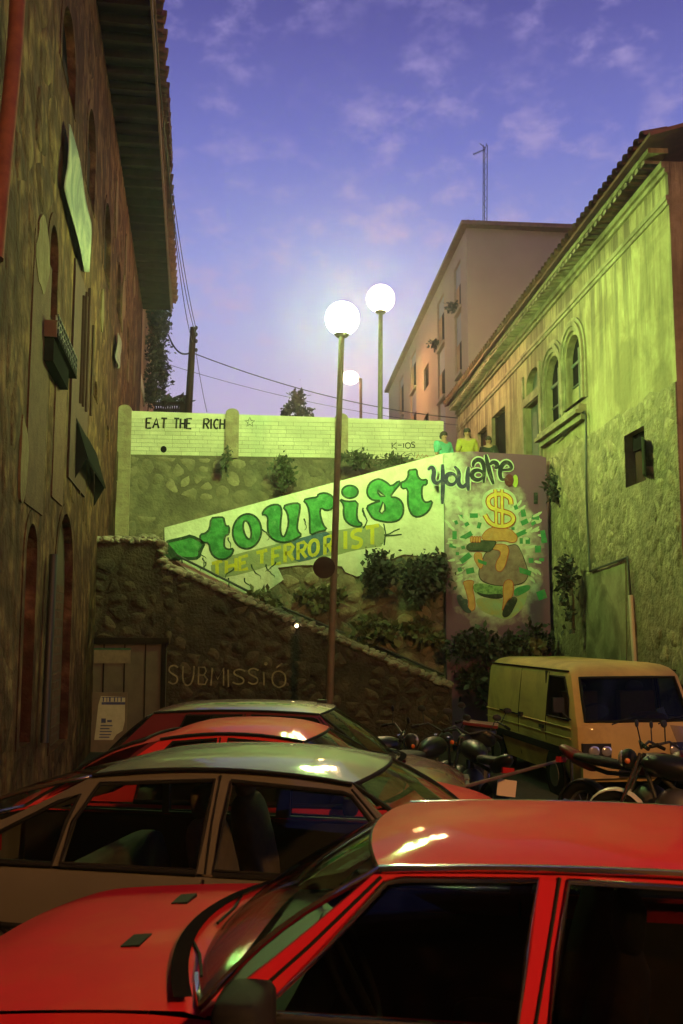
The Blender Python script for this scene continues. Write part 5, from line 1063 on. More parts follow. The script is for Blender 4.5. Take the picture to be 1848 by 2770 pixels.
# ================================================================== people at the head of the stairs
def person(label, base, yaw, shirt, height=1.68, trousers=(.03, .03, .04), lean=0.0):
    s = height / 1.7; t = thing('person', label, 'person', base, yaw)
    J = dict(pel=(0, 0, .93), sp=(0, .01, 1.12), ch=(.01 + lean, 0, 1.34), nk=(.02 + lean, 0, 1.47), nk2=(.03 + lean, 0, 1.53), hd=(.04 + lean, 0, 1.60), tp=(.03 + lean, 0, 1.67))
    E = [('pel', 'sp'), ('sp', 'ch'), ('ch', 'nk'), ('nk', 'nk2'), ('nk2', 'hd'), ('hd', 'tp')]
    rad = dict(pel=.14, sp=.125, ch=.145, nk=.06, nk2=.055, hd=.088, tp=.07)
    for sd, y in (('l', 1), ('r', -1)):
        J.update({'sh' + sd: (lean, .17 * y, 1.40), 'el' + sd: (.03 + lean, .24 * y, 1.13), 'wr' + sd: (.17 + lean, .18 * y, .98), 'ha' + sd: (.25 + lean, .16 * y, .97), 'hp' + sd: (0, .09 * y, .88), 'kn' + sd: (.03, .10 * y, .49), 'an' + sd: (-.02, .10 * y, .08), 'to' + sd: (.14, .11 * y, .04)})
        E += [('ch', 'sh' + sd), ('sh' + sd, 'el' + sd), ('el' + sd, 'wr' + sd), ('wr' + sd, 'ha' + sd), ('pel', 'hp' + sd), ('hp' + sd, 'kn' + sd), ('kn' + sd, 'an' + sd), ('an' + sd, 'to' + sd)]
        rad.update({'sh' + sd: .065, 'el' + sd: .042, 'wr' + sd: .03, 'ha' + sd: .038, 'hp' + sd: .09, 'kn' + sd: .06, 'an' + sd: .042, 'to' + sd: .035})
    def skin(name, keys, mat, grow):
        ks = [q for q in J if q in keys]; ix = {q: i for i, q in enumerate(ks)}
        me = bpy.data.meshes.new(name); me.from_pydata([Vector(J[q]) * s for q in ks], [(ix[a], ix[b]) for a, b in E if a in ix and b in ix], [])
        me.materials.append(mat); o = bpy.data.objects.new(name, me); col.objects.link(o); o.parent = t
        md = o.modifiers.new('Skin', 'SKIN'); md.use_smooth_shade = True
        for q in ks: me.skin_vertices[0].data[ix[q]].radius = ((rad[q] + grow) * s,) * 2; me.skin_vertices[0].data[ix[q]].use_root = (q in ('pel', 'ch') and grow == 0 and q == 'pel') or (q == ks[0])
        o.modifiers.new('Subdivision', 'SUBSURF').render_levels = 2
        return o
    skin('body', list(J), MT['skin'], 0)
    skin('shirt', ['pel', 'sp', 'ch', 'shl', 'shr', 'ell', 'elr'], paint('shirt_%.2f_%.2f' % shirt[:2], shirt), .022)
    skin('trousers', ['pel', 'hpl', 'hpr', 'knl', 'knr', 'anl', 'anr'], paint('trousers', trousers), .018)
    m = MB(); m.ball(Vector((.02 + lean, 0, 1.635)) * s, (.105 * s, .092 * s, .085 * s), 12, 8); m.ball(Vector((-.03 + lean, 0, 1.585)) * s, (.07 * s, .085 * s, .085 * s), 12, 8); m.build('hair', MT['hair'], t, smooth=180, local=True)
    m = MB(); hx = .115 + lean
    m.tube([Vector((hx - .005, 0, 1.60)) * s, Vector((hx + .018, 0, 1.565)) * s], [.008, .014], 6); m.build('nose', MT['skin'], t, local=True)
    for y in (-.032, .032): m = MB(); m.ball(Vector((hx - .012, y, 1.60)) * s, .011, 8, 5); m.build('eye', paint('eye', (.03, .025, .02)), t, local=True)
    m = MB(); m.box(Vector((hx - .008, 0, 1.535)) * s, (.012, .045, .01)); m.build('mouth', paint('lip', (.22, .09, .07)), t, local=True)
person('person in a turquoise shirt at the right end of the white wall', Vector((X(1204, 21.8), 21.8, 5.0)), R(-60), (.10, .42, .33), 1.58)
person('dark-haired person in a yellow-green shirt leaning at the stair head', Vector((X(1269, 21.9), 21.9, 5.0)), R(-90), (.34, .33, .06), 1.68)
person('person in dark clothes half hidden behind the purple wall', Vector((X(1328, 22.2), 22.2, 5.0)), R(-110), (.03, .04, .03), 1.55)

# ================================================================== cars
def poly3(fn, pts): return [fn(*p) for p in pts]
def car(name, label, loc, yaw, paintm, c, cat='car', seatm='seatdark', notch=True, glassm='glass'):
    t = thing(name, label, cat, loc, yaw)
    D = dict(W=.80, wb=.735, wg=.555, zb=.88, zg=1.31, crown=.085, xa0=.95, xa1=.43, xb=-.17, xc=-.90, xrr=-.80, xbb=-1.35, xf=2.05, xr=-2.05, zh=.74, zt=.86, arch=.03, bow=.16, pw=.10, rt=.93, xb1=0, xb0=0, cowl=.06, mscale=1.0)
    D.update(c); g_ = type('G', (), D)
    xm = (g_.xa1 + g_.xrr) / 2; hl = (g_.xa1 - g_.xrr) / 2
    zgut = lambda x: g_.zg - g_.arch * min(1.6, abs((x - xm) / hl)) ** 2
    def side(x, tt, s=1, off=0):
        bulge = .02 * math.sin(math.pi * min(1, max(0, tt)))
        y = g_.wb + (g_.wg - g_.wb) * tt + bulge - off; z = g_.zb + (zgut(x) - g_.zb) * tt
        return Vector((x, s * y, z))
    # ---- lower body
    def ztop(x):
        if x > g_.xa0: q = (x - g_.xa0) / (g_.xf - g_.xa0); return g_.zb + .015 - (g_.zb - g_.zh) * q ** 1.6
        if x < g_.xbb: q = (g_.xbb - x) / (g_.xbb - g_.xr + 1e-6); return g_.zb + .01 - (g_.zb - g_.zt) * q
        return g_.zb
    xs = [g_.xf, g_.xf - .05, g_.xf - .2, g_.xf - .45, g_.xf - .75, g_.xa0 + .12, g_.xa0, .6, .2, -.2, -.6, g_.xbb + .25, g_.xbb, g_.xbb - .12, (g_.xbb + g_.xr) / 2, g_.xr + .15, g_.xr + .04, g_.xr]
    xs = sorted(set(xs), reverse=True)
    def sect(x):
        e = 0 if g_.xr + .3 < x < g_.xf - .3 else (.3 - min(x - g_.xr, g_.xf - x)) / .3
        k_ = 1 - .09 * e * e; zt_ = ztop(x) - .05 * e * e
        W = g_.W * k_
        return [Vector((x, y, z)) for y, z in ((.90 * W, .20 + .06 * e), (.975 * W, .34), (W, .55), (.99 * W, .72), (.955 * W, zt_ - .05), (.93 * W, zt_ - .012), (.80 * W, zt_ + .006), (.4 * W, zt_ + .022), (0, zt_ + .028))]
    m = MB(); ss = [sect(x) for x in xs]; nn = len(ss[0])
    for s in (1, -1):
        for i in range(len(ss) - 1):
            cab = g_.xbb - .001 <= xs[i + 1] and xs[i] <= g_.xa0 + .001
            hood = xs[i + 1] >= g_.xa0 - .001
            last = 5 if cab else (5 if hood else nn - 1)
            for j in range(last):
                q = [ss[i][j], ss[i + 1][j], ss[i + 1][j + 1], ss[i][j + 1]]
                m.add([(v.x, s * v.y, v.z) for v in q], [(0, 1, 2, 3)])
    for e in (0, -1):
        full = [Vector((v.x, v.y, v.z)) for v in ss[e]] + [Vector((v.x, -v.y, v.z)) for v in ss[e][-2::-1]]
        m.add(full, [tuple(range(len(full)))])
    m.build('body', paintm, t, smooth=40, local=True, sub=1)
    def hoodp(a, b):
        x = g_.xa0 - .02 + (g_.xf - .015 - g_.xa0) * a; q = sect(x); e = abs(b)
        return Vector((x, b * q[5].y * .985, q[5].z + .004 + (q[8].z - q[5].z) * (1 - e ** 2.4)))
    m = MB(); m.grid(hoodp, [i / 16 for i in range(17)], [j / 8 for j in range(-8, 9)]); m.build('hood', paintm, t, smooth=180, local=True)
    # ---- cabin sides with window openings
    top = [(g_.xa1 + (g_.xrr - g_.xa1) * i / 10, 1.0) for i in range(11)]
    outer = [(g_.xa0, 0.0)] + [(g_.xa0 + (g_.xa1 - g_.xa0) * i / 5, i / 5) for i in range(1, 5)] + top + [(g_.xrr + (g_.xbb - g_.xrr) * i / 5, 1 - i / 5) for i in range(1, 5)] + [(g_.xbb, 0.0)]
    ax = lambda tt: g_.xa0 + (g_.xa1 - g_.xa0) * tt
    rx = lambda tt: g_.xbb + (g_.xrr - g_.xbb) * tt
    t0, t1 = .035, g_.rt
    fw = [(ax(t0) - g_.pw * 1.5, t0), (ax(.5) - g_.pw * 1.05, .5), (ax(t1) - g_.pw * .55, t1 - .02), (ax(t1) - g_.pw, t1), (g_.xb + g_.xb1 + .055, t1), (g_.xb + (g_.xb1 + g_.xb0) / 2 + .04, .5), (g_.xb + g_.xb0 + .02, t0)]
    rw_ = [(g_.xb + g_.xb0 - .07, t0), (g_.xb + (g_.xb1 + g_.xb0) / 2 - .05, .5), (g_.xb + g_.xb1 - .035, t1), (max(g_.xc + .12, rx(t1) + .16), t1), (max(g_.xc + .03, rx(.5) + .14), .5), (max(g_.xc, rx(t0) + .16), t0)]
    wl = [fw, rw_]
    if D.get('qw'): wl.append([(g_.xc - .045, t0), (g_.xc - .012, .5), (g_.xc + .03, .80), (rx(.78) + .08, .74), (rx(.45) + .14, .40), (rx(.12) + .12, t0)])
    fcar = lambda s, off: type('F', (), dict(pt=staticmethod(lambda a, b, c_=0: side(a, b, s, -c_ + off))))
    for s in (1, -1):
        m = MB(); m.prism(fcar(s, 0), outer, -.035, 0.0, wl); cf = m.build('cabin_frame', paintm, t, smooth=30, local=True)
        for q in wl:
            m = MB(); m.sheet(fcar(s, .014), q, 0); wn = m.build('side_window', MT[D.get('sideglass', glassm)], t, local=True)
            m = MB(); m.tube([side(a, b, s, -.004) for a, b in q], .011, 6, closed=True); m.build('window_trim', MT[D.get('trim', 'rubber')], wn, smooth=60, local=True)
            m = MB(); lw = [p_ for p_ in q if p_[1] <= t0 + .001]; m.tube([side(lw[0][0], t0 - .03, s, -.008), side(lw[-1][0], t0 - .03, s, -.008)], .014, 6); m.build('sill_trim', MT[D.get('sill', 'rubber')], wn, smooth=60, local=True)
        # door gaps
        for pl in ([(g_.xb + g_.xb1 - .008, 1.0 - .05), (g_.xb + (g_.xb1 + g_.xb0) / 2 - .018, .5), (g_.xb + g_.xb0 - .025, 0)], [(ax(.0) - g_.pw * .85, 0.0), (ax(.5) - g_.pw * .55, .5), (ax(.95) - g_.pw * .3, .95)]):
            m = MB(); m.tube([side(a, b, s, -.001) for a, b in pl], .006, 5); m.build('door_gap', MT['rubber'], cf, local=True)
        for xg in (g_.xb + g_.xb0 - .025, g_.xa0 - g_.pw * .85):
            m = MB(); m.tube([Vector((xg, s * g_.W * f, z)) for f, z in ((.945, g_.zb - .02), (.988, .74), (.998, .56), (.975, .34))], .006, 5); m.build('door_gap', MT['rubber'], cf, local=True)
        m = MB(); m.tube([side(a, 1.0, s, -.012) + Vector((0, 0, .004)) for a, _ in top], .012, 6); m.build('rain_gutter', MT[D.get('gutter', 'rubber')], t, smooth=60, local=True)
        m = MB(); hxx = g_.xb + .12; m.box((hxx, s * (g_.W * .985), g_.zb - .13), (.15, .03, .025)); m.build('door_handle', MT['chrome'], t, local=True)
        m = MB(); m.tube([Vector((g_.xf - .3, s * g_.W * 1.0, .60)), Vector((0, s * g_.W * 1.012, .60)), Vector((g_.xr + .3, s * g_.W * 1.0, .60))], .014, 6); m.build('side_moulding', MT['rubber'], t, local=True)
    # ---- roof
    def roofp(a, b):
        x = a; s = b
        fwd = g_.bow * (1 - b * b) * .5
        xx = g_.xa1 + fwd + (g_.xrr - fwd * .3 - g_.xa1 - fwd) * a
        gx = g_.xa1 + (g_.xrr - g_.xa1) * a
        e = min(1, min(a, 1 - a) / .22); e = 1 - (1 - e) ** 2
        z = zgut(gx) + g_.crown * (.35 + .65 * e) * (1 - abs(b) ** 2.6) + .008
        return Vector((xx, b * (g_.wg + .004), z))
    m = MB(); m.grid(roofp, [i / 18 for i in range(19)], [j / 9 for j in range(-9, 10)]); m.build('roof', paintm, t, smooth=180, local=True)
    m = MB(); m.grid(lambda a, b: roofp(a, b) - Vector((0, 0, .03)), [i / 8 for i in range(9)], [j / 5 * .97 for j in range(-5, 6)]); m.build('roof_lining', MT['interior'], t, smooth=180, local=True)
    # ---- windscreen and rear window
    def ws(a, b):
        lo = Vector((g_.xa0 + g_.bow * (1 - b * b), b * (g_.wb - .02), g_.zb + .02)); hi_ = roofp(0, b) - Vector((0, 0, .012)); hi_.y *= .96
        q = lo.lerp(hi_, a); q.x += .035 * math.sin(math.pi * a); q.z += .02 * math.sin(math.pi * a); return q
    us = [i / 8 for i in range(9)]; bs = [j / 8 for j in range(-8, 9)]
    m = MB(); m.grid(ws, us, bs); wso = m.build('windscreen', MT[glassm], t, smooth=180, local=True, fix=False)
    rim = [ws(0, b) for b in bs] + [ws(a, 1) for a in us[1:]] + [ws(1, b) for b in bs[::-1][1:]] + [ws(a, -1) for a in us[::-1][1:-1]]
    m = MB(); m.tube(rim, .013, 6, closed=True); m.build('windscreen_trim', MT[D.get('gutter', 'rubber')], wso, smooth=60, local=True)
    def rwf(a, b):
        lo = Vector((g_.xbb - .10 * (1 - b * b), b * (g_.wb - .05), g_.zb + .015)); hi_ = roofp(1, b) - Vector((0, 0, .012)); hi_.y *= .95
        q = lo.lerp(hi_, a); q.x -= .02 * math.sin(math.pi * a); q.z += D.get('rbulge', .02) * math.sin(math.pi * a); return q
    if D.get('hatch'):   # painted tailgate frame round the glass
        m = MB(); m.grid(rwf, us, bs); m.build('tailgate', paintm, t, smooth=180, local=True, fix=False)
        m = MB(); m.grid(lambda a, b: rwf(.12 + a * .72, b * .8) + Vector((-.008, 0, .012)), us, bs); rwo = m.build('rear_window', MT['glassdark'], t, smooth=180, local=True, fix=False)
        rim = [rwf(.12, b * .8) for b in bs] + [rwf(.12 + a * .72, .8) for a in us[1:]] + [rwf(.84, b * .8) for b in bs[::-1][1:]] + [rwf(.12 + a * .72, -.8) for a in us[::-1][1:-1]]
        rim = [q + Vector((-.008, 0, .012)) for q in rim]
    else:
        m = MB(); m.grid(rwf, us, bs); rwo = m.build('rear_window', MT[glassm], t, smooth=180, local=True, fix=False)
        rim = [rwf(0, b) for b in bs] + [rwf(a, 1) for a in us[1:]] + [rwf(1, b) for b in bs[::-1][1:]] + [rwf(a, -1) for a in us[::-1][1:-1]]
    m = MB(); m.tube(rim, .011, 6, closed=True); m.build('rear_window_trim', MT[D.get('rtrim', D.get('gutter', 'rubber'))], rwo, smooth=60, local=True)
    # cowl, wipers
    m = MB(); m.grid(lambda a, b: Vector((g_.xa0 + .03 + g_.bow * (1 - b * b) + g_.cowl * a, b * (g_.wb - .03), g_.zb + .040 + .022 * (1 - b * b) - .006 * a)), [0, 1], bs); m.build('cowl_panel', MT['dark'], t, local=True)
    for y in (-.38, .18):
        b = y / g_.wb; q = [Vector((g_.xa0 + .05 + g_.bow * (1 - b * b), y, g_.zb + .040)), ws(.03, (y + .18) / g_.wb) + Vector((.012, 0, .012)), ws(.05, min(.93, (y + .42) / g_.wb)) + Vector((.012, 0, .012))]
        m = MB(); m.tube(q, .006, 5); m.build('wiper', MT['rubber'], t, local=True)
    # interior
    m = MB(); m.box(((g_.xa0 + g_.xbb) / 2, 0, .30), (g_.xa0 - g_.xbb, 1.4, .04)); m.build('cabin_floor', MT['interior'], t, local=True)
    m = MB(); m.grid(lambda a, b: Vector((g_.xa0 + .08 - .36 * a, b * .68, g_.zb + .0 - .0 * a - (.22 if a > .99 else 0))), [0, .5, .9, 1], bs); m.build('dashboard', MT['plasticblk'], t, local=True)
    for s in (1, -1):
        m = MB(); m.grid(lambda a, b: Vector((g_.xa0 - .1 + (g_.xbb + .1 - g_.xa0) * a, s * .70, .3 + .56 * b)), [0, .5, 1], [0, .5, 1]); m.build('door_lining', MT['interior'], t, local=True)
        se = thing('front_seat', None, None); se.parent = t
        del_ = g_.xb + .02
        def cush(nm, cx, cz, sx, sy, sz, tilt):
            m = MB(); m.ball((0, 0, 0), (1, 1, 1), 16, 10)
            for v in m.v:
                for ax_ in range(3): v[ax_] = math.copysign(abs(v[ax_]) ** .55, v[ax_])
            Rm = Matrix.Rotation(tilt, 3, 'Y')
            m.v = [Rm @ Vector((v.x * sx, v.y * sy, v.z * sz)) + Vector((cx, s * .36, cz)) for v in m.v]
            return m
        bpy.data.objects.remove(se)
        m = cush('seat', g_.xb + .18, .50, .26, .24, .08, R(-6)); so = m.build('seat', MT[seatm], t, smooth=60, local=True)
        m = cush('b', g_.xb - .10, .80, .075, .23, .30, R(-14)); m.build('seat_back', MT[seatm], so, smooth=60, local=True)
        m = cush('h', g_.xb - .17, 1.16, .045, .13, .085, R(-8)); m.build('headrest', MT[seatm], so, smooth=60, local=True)
    m = MB(); m.ball((0, 0, 0), (1, 1, 1), 16, 10)
    for v in m.v:
        for ax_ in range(3): v[ax_] = math.copysign(abs(v[ax_]) ** .28, v[ax_])
    m.v = [Vector((v.x * .07 - v.z * .06 + g_.xb - .80, v.y * .62, v.z * .20 + .62)) for v in m.v]; m.build('rear_seat', MT['seatdark'], t, smooth=60, local=True)
    cw = Vector((g_.xa0 - .40, .36 if D.get('lhd', 1) else -.36, g_.zb + .02)); Rm = Matrix.Rotation(R(-62), 3, 'Y')
    m = MB(); m.tube([cw + Rm @ Vector((.19 * math.cos(q), .19 * math.sin(q), 0)) for q in (2 * math.pi * i / 20 for i in range(20))], .014, 6, closed=True); m.tube([cw + Rm @ Vector((-.18, 0, 0)), cw + Rm @ Vector((.18, 0, 0))], .015, 6); m.build('steering_wheel', MT['plasticblk'], t, smooth=60, local=True)
    # mirror
    for s in ((1, -1) if D.get('two_mirrors', 1) else (1,)):
        m = MB(); m.ball((0, 0, 0), (1, 1, 1), 12, 8)
        for v in m.v:
            for ax_ in range(3): v[ax_] = math.copysign(abs(v[ax_]) ** .4, v[ax_])
        m.v = [Vector((v.x * .05 * g_.mscale + g_.xa0 - .17, s * (v.y * .09 * g_.mscale + g_.wb + .12), v.z * .06 * g_.mscale + g_.zb + .035)) for v in m.v]; m.build('door_mirror', MT['rubber'], t, smooth=60, local=True)
    # ends
    for x, s in ((g_.xf, 1), (g_.xr, -1)):
        m = MB(); m.box((x + .03 * s, 0, .46), (.13, g_.W * 1.86, .13)); m.build('bumper', MT['plasticblk'], t, local=True)
    for s in (1, -1):
        m = MB(); m.box((g_.xf - .01, s * .52, .64), (.06, .30, .15)); m.build('headlight', MT['lens'], t, local=True)
        m = MB(); m.box((g_.xr + .01, s * .55, .68), (.06, .26, .16)); m.build('tail_light', MT['redlens'], t, local=True)
    m = MB(); m.box((g_.xf - .005, 0, .64), (.04, .7, .12)); m.build('grille', MT['plasticblk'], t, local=True)
    for xw in (g_.xf - .72, g_.xr + .78):
        for s in (1, -1):
            m = MB(); m.tube([Vector((xw, s * (g_.W - .17), .29)), Vector((xw, s * (g_.W - .0), .29))], .29, 22); wh = m.build('tyre', MT['rubber'], t, smooth=40, local=True)
            m = MB(); m.tube([Vector((xw, s * (g_.W - .01), .29)), Vector((xw, s * (g_.W + .012), .29))], .18, 18); m.build('rim', MT['metal'], wh, smooth=40, local=True)
            m = MB(); m.tube([Vector((xw + .34 * math.cos(q), s * (g_.W * .985), .29 + .34 * math.sin(q))) for q in (math.pi * i / 12 for i in range(13))], .022, 6); m.build('wheel_arch', MT['rubber'], wh, local=True)
    return t, g_, ws, side, roofp

# nearest red saloon
c1, G1, ws1, side1, roof1 = car('red_saloon', 'bright red saloon car nearest the viewpoint, facing left, with chrome window trim', (.63, 3.59, 0), R(171), MT['redpaint'], dict(gutter='chrome', trim='chrome', sill='plasticblk', sideglass='glassdark', crown=.055, zg=1.355, zb=.94, zh=.86, zt=.9, cowl=.06, mscale=1.5, arch=.02, xb1=.06, xb0=.17, xr=-2.2, xrr=-.95, xbb=-1.4, xc=-1.0, pw=.11))
for y in (.20, -.34):
    m = MB(); x = G1.xa0 + .40; zt_ = G1.zb + .038
    m.hexa([Vector((x + a_, y + b_ * .065, zt_ - (a_ + .05) * .10 + z_)) for z_ in (-.02, .001) for a_, b_ in ((-.034, -1), (.034, -1), (.034, 1), (-.034, 1))]); m.build('hood_vent', MT['rubber'], c1, local=True)
# beige-grey fastback
c2, G2, ws2, side2, roof2 = car('grey_fastback', 'dull grey fastback car facing right, parked behind the nearest red saloon', (-.22, 5.56, 0), R(-12), MT['greypaint'], dict(xa0=.95, xa1=.40, xb=-.28, xc=-1.08, xrr=-1.0, xbb=-2.1, xr=-2.3, zg=1.355, arch=.05, crown=.045, qw=1, zt=.80, rtrim='chrome', rbulge=.06, sill='rubber', lhd=0, rt=.90), seatm='seat', glassm='glass')
c3, G3, ws3, side3, roof3 = car('red_hatchback', 'orange-red hatchback facing right, between the grey fastback and the maroon car', (-.56, 7.78, -.05), R(-8), MT['redpaint2'], dict(xa0=.92, xa1=.36, xb=-.25, xc=-.85, xrr=-.72, xbb=-1.55, xf=1.85, xr=-1.85, zg=1.355, arch=.05, crown=.055, hatch=1, rbulge=.07, zh=.70))
c4, G4, ws4, side4, roof4 = car('maroon_hatchback', 'dark maroon hatchback farthest back in the row of parked cars', (-.60, 9.85, -.15), R(-6), MT['maroon'], dict(xa0=1.0, xa1=.45, xb=-.25, xc=-.95, xrr=-1.15, xbb=-1.65, xf=1.85, xr=-1.85, zg=1.45, crown=.05, hatch=1, zb=.92))
m = MB(); q = roof4(.08, .3); m.box(q + Vector((0, 0, .02)), (.10, .06, .03)); m.build('roof_aerial_base', MT['plasticblk'], c4, local=True)

# ================================================================== van
vt = thing('van', 'dull yellow panel van parked by the stucco building, facing the viewpoint', 'van', (3.78, 15.55, -.30), R(-81)); vt.scale = (1, 1.13, 1)
VH = 1.0
def xfz(z):
    for (z0, x0), (z1, x1) in zip(((.30, 2.02), (.55, 2.08), (1.02, 2.06), (1.10, 2.02), (1.72, 1.72), (1.82, 1.62), (1.88, 1.45)), ((.55, 2.08), (1.02, 2.06), (1.10, 2.02), (1.72, 1.72), (1.82, 1.62), (1.88, 1.45), (1.95, 1.3))):
        if z <= z1: return x0 + (x1 - x0) * (z - z0) / (z1 - z0)
    return 1.3
def wz(z):
    for (z0, x0), (z1, x1) in zip(((.30, .74), (.6, .80), (1.05, .80), (1.72, .735), (1.80, .70), (1.86, .60)), ((.6, .80), (1.05, .80), (1.72, .735), (1.80, .70), (1.86, .60), (1.9, .4))):
        if z <= z1: return x0 + (x1 - x0) * (z - z0) / (z1 - z0)
    return .4
zs = [.30, .45, .60, .85, 1.02, 1.10, 1.40, 1.70, 1.76, 1.82, 1.86, 1.885]
def ring(z):
    xf_, w_ = xfz(z), wz(z); xr_ = -2.02 + max(0, z - 1.7) * .6; o = []
    half = [(xf_ + .03, 0), (xf_ + .02, w_ * .45), (xf_, w_ * .86), (xf_ - .05, w_ * .965), (xf_ - .13, w_), (min(xf_ - .22, 1.80), w_), (.95, w_), (.88, w_), (0, w_), (-1.0, w_), (xr_ + .1, w_), (xr_ + .02, w_ * .93), (xr_, w_ * .8), (xr_, 0)]
    return [Vector((x, y, z)) for x, y in half] + [Vector((x, -y, z)) for x, y in half[-2:0:-1]]
rg = [ring(z) for z in zs]; nr = len(rg[0]); m = MB(); m.v = [v for r_ in rg for v in r_]
wsf, sdf = [], []
for i in range(len(zs) - 1):
    for j in range(nr):
        f = (i * nr + j, i * nr + (j + 1) % nr, (i + 1) * nr + (j + 1) % nr, (i + 1) * nr + j)
        jj = j if j < 13 else nr - 1 - j
        if 5 <= i <= 6 and jj in (0, 1): wsf.append(f); continue
        if 5 <= i <= 6 and jj == 5: sdf.append(f); continue
        m.f.append(f)
m.f.append(tuple((len(zs) - 1) * nr + j for j in range(nr)))
allv = list(m.v)
m.build('body', MT['vanpaint'], vt, smooth=32, local=True)
mg = MB(); [mg.add([allv[i] for i in f], [(0, 1, 2, 3)]) for f in wsf]; wg_ = mg.build('windscreen', MT['glassvan'], vt, local=True)
for sg_ in (1, -1):
    mg = MB(); [mg.add([allv[i] for i in f], [(0, 1, 2, 3)]) for f in sdf if allv[f[0]].y * sg_ > 0]; mg.build('side_window', MT['glassvan'], vt, local=True)
wr = [Vector((xfz(z) + e, s * wz(z) * f, z)) for z, s, f, e in ((1.11, -1, .85, .012), (1.11, -.5, .85, .03), (1.11, .5, .85, .03), (1.11, 1, .85, .012), (1.40, 1, .85, .012), (1.69, 1, .85, .012), (1.69, .5, .85, .03), (1.69, -.5, .85, .03), (1.69, -1, .85, .012), (1.40, -1, .85, .012))]
m = MB(); m.tube(wr, .022, 6, closed=True); m.build('windscreen_seal', MT['rubber'], wg_, smooth=60, local=True)
for s in (1, -1):
    m = MB(); m.tube([Vector((x, s * (wz(z) + .006), z)) for x, z in ((.96, 1.11), (1.78, 1.11), (1.72, 1.40), (1.52, 1.69), (.96, 1.69))], .016, 6, closed=True); m.build('window_seal', MT['rubber'], vt, smooth=60, local=True)
    for z, r in ((1.0, .012), (.86, .010)): m = MB(); m.tube([Vector((-1.95, s * (wz(z) + .004), z)), Vector((1.85, s * (wz(z) + .004), z))], r, 6); m.build('body_crease', MT['vanpaint'], vt, smooth=60, local=True)
    m = MB(); m.box((0, s * .806, .66), (3.5, .02, .10)); m.build('black_moulding', MT['rubber'], vt, local=True)
    m = MB(); m.box((.75, s * .81, .93), (.16, .03, .05)); m.build('door_handle', MT['plasticblk'], vt, local=True)
    m = MB(); m.box((-.75, s * .81, 1.02), (.9, .02, .02)); m.build('sliding_rail', MT['rubber'], vt, local=True)
    m = MB(); m.box((-.15, s * .815, 1.03), (.14, .04, .07)); m.build('side_handle', MT['plasticblk'], vt, local=True)
    for x in (.90, -.30): m = MB(); m.tube([Vector((x, s * (wz(z) + .001), z)) for z in (.4, .8, 1.05, 1.4, 1.74)], .007, 5); m.build('door_gap', MT['rubber'], vt, local=True)
    m = MB(); m.tube([Vector((x, s * .72, 1.775 + .0 * x)) for x in (-1.95, 0, 1.6)], .014, 6); m.build('rain_gutter', MT['darkwood'], vt, local=True)
    m = MB(); m.box((2.07, s * .56, .72), (.05, .36, .20)); hp = m.build('headlight_panel', MT['plasticblk'], vt, local=True)
    m = MB(); m.ball((2.10, s * .60, .72), (.02, .075, .075), 14, 8); m.build('headlight', MT['lens'], hp, smooth=180, local=True)
    m = MB(); m.ball((2.10, s * .44, .72), (.02, .07, .07), 14, 8); m.build('headlight', MT['lens'], hp, smooth=180, local=True)
    for xw in (1.25, -1.35):
        m = MB(); m.tube([Vector((xw, s * .60, .30)), Vector((xw, s * .815, .30))], .30, 20); wh = m.build('tyre', MT['rubber'], vt, smooth=40, local=True)
        m = MB(); m.tube([Vector((xw, s * .80, .30)), Vector((xw, s * .825, .30))], .17, 16); m.build('rim', MT['metal'], wh, smooth=40, local=True)
        m = MB(); m.tube([Vector((xw, s * .795, .32)), Vector((xw, s * .812, .32))], .36, 20); m.build('wheel_well', MT['dark'], wh, local=True)
    m = MB(); m.tube([Vector((1.85, s * .80, 1.12)), Vector((1.9, s * .95, 1.25))], .012, 6); mm_ = m.build('mirror_arm', MT['plasticblk'], vt, local=True)
    m = MB(); m.box((1.9, s * .97, 1.33), (.04, .14, .20)); m.build('mirror_head', MT['plasticblk'], mm_, local=True)
m = MB(); m.box((2.06, 0, .72), (.04, .66, .18)); m.build('grille', MT['plasticblk'], vt, local=True)
m = MB(); m.box((2.09, 0, .44), (.08, 1.52, .16)); m.build('bumper', MT['vanpaint'], vt, local=True)
m = MB(); m.box((2.14, -.1, .42), (.015, .42, .10)); m.build('licence_plate', MT['plasticblk'], vt, local=True)
for y in (-.35, .25): m = MB(); m.tube([Vector((2.07, y, 1.07)), Vector((2.03, y + .2, 1.14)), Vector((1.97, y + .5, 1.18))], .01, 5); m.build('wiper', MT['plasticblk'], vt, local=True)
m = MB(); m.box((0, 0, .38), (3.9, 1.45, .04)); m.build('floor', MT['interior'], vt, local=True)
m = MB(); m.box((.80, 0, 1.1), (.04, 1.5, 1.3)); m.build('bulkhead', MT['interior'], vt, local=True)
m = MB(); m.box((1.83, 0, 1.02), (.34, 1.46, .12)); m.build('dashboard', MT['plasticblk'], vt, local=True)
for y in (-.4, .4):
    m = MB(); m.box((1.05, y, 1.15), (.14, .48, .62)); so = m.build('seat', MT['seat'], vt, local=True); m = MB(); m.ball((1.02, y, 1.52), (.06, .13, .09), 12, 8); m.build('headrest', MT['seat'], so, smooth=180, local=True)
m = MB(); m.tube([Vector((1.58 + .1 * math.sin(q), -.4 + .2 * math.cos(q), 1.18 + .14 * math.sin(q))) for q in (2 * math.pi * i / 16 for i in range(16))], .016, 6, closed=True); m.build('steering_wheel', MT['plasticblk'], vt, smooth=60, local=True)
m = MB(); m.box((1.80, .42, 1.20), (.01, .10, .13), Matrix.Rotation(R(20), 3, 'X')); m.build('blue_tag', MT['bluetag'], vt, local=True, label='blue tag behind the windscreen')
m = MB(); m.ball((1.78, .25, 1.12), (.14, .26, .10), 14, 8); m.build('beige_shape', MT['seat'], vt, smooth=180, local=True)  # rounded lump put in for a beige shape in the windscreen

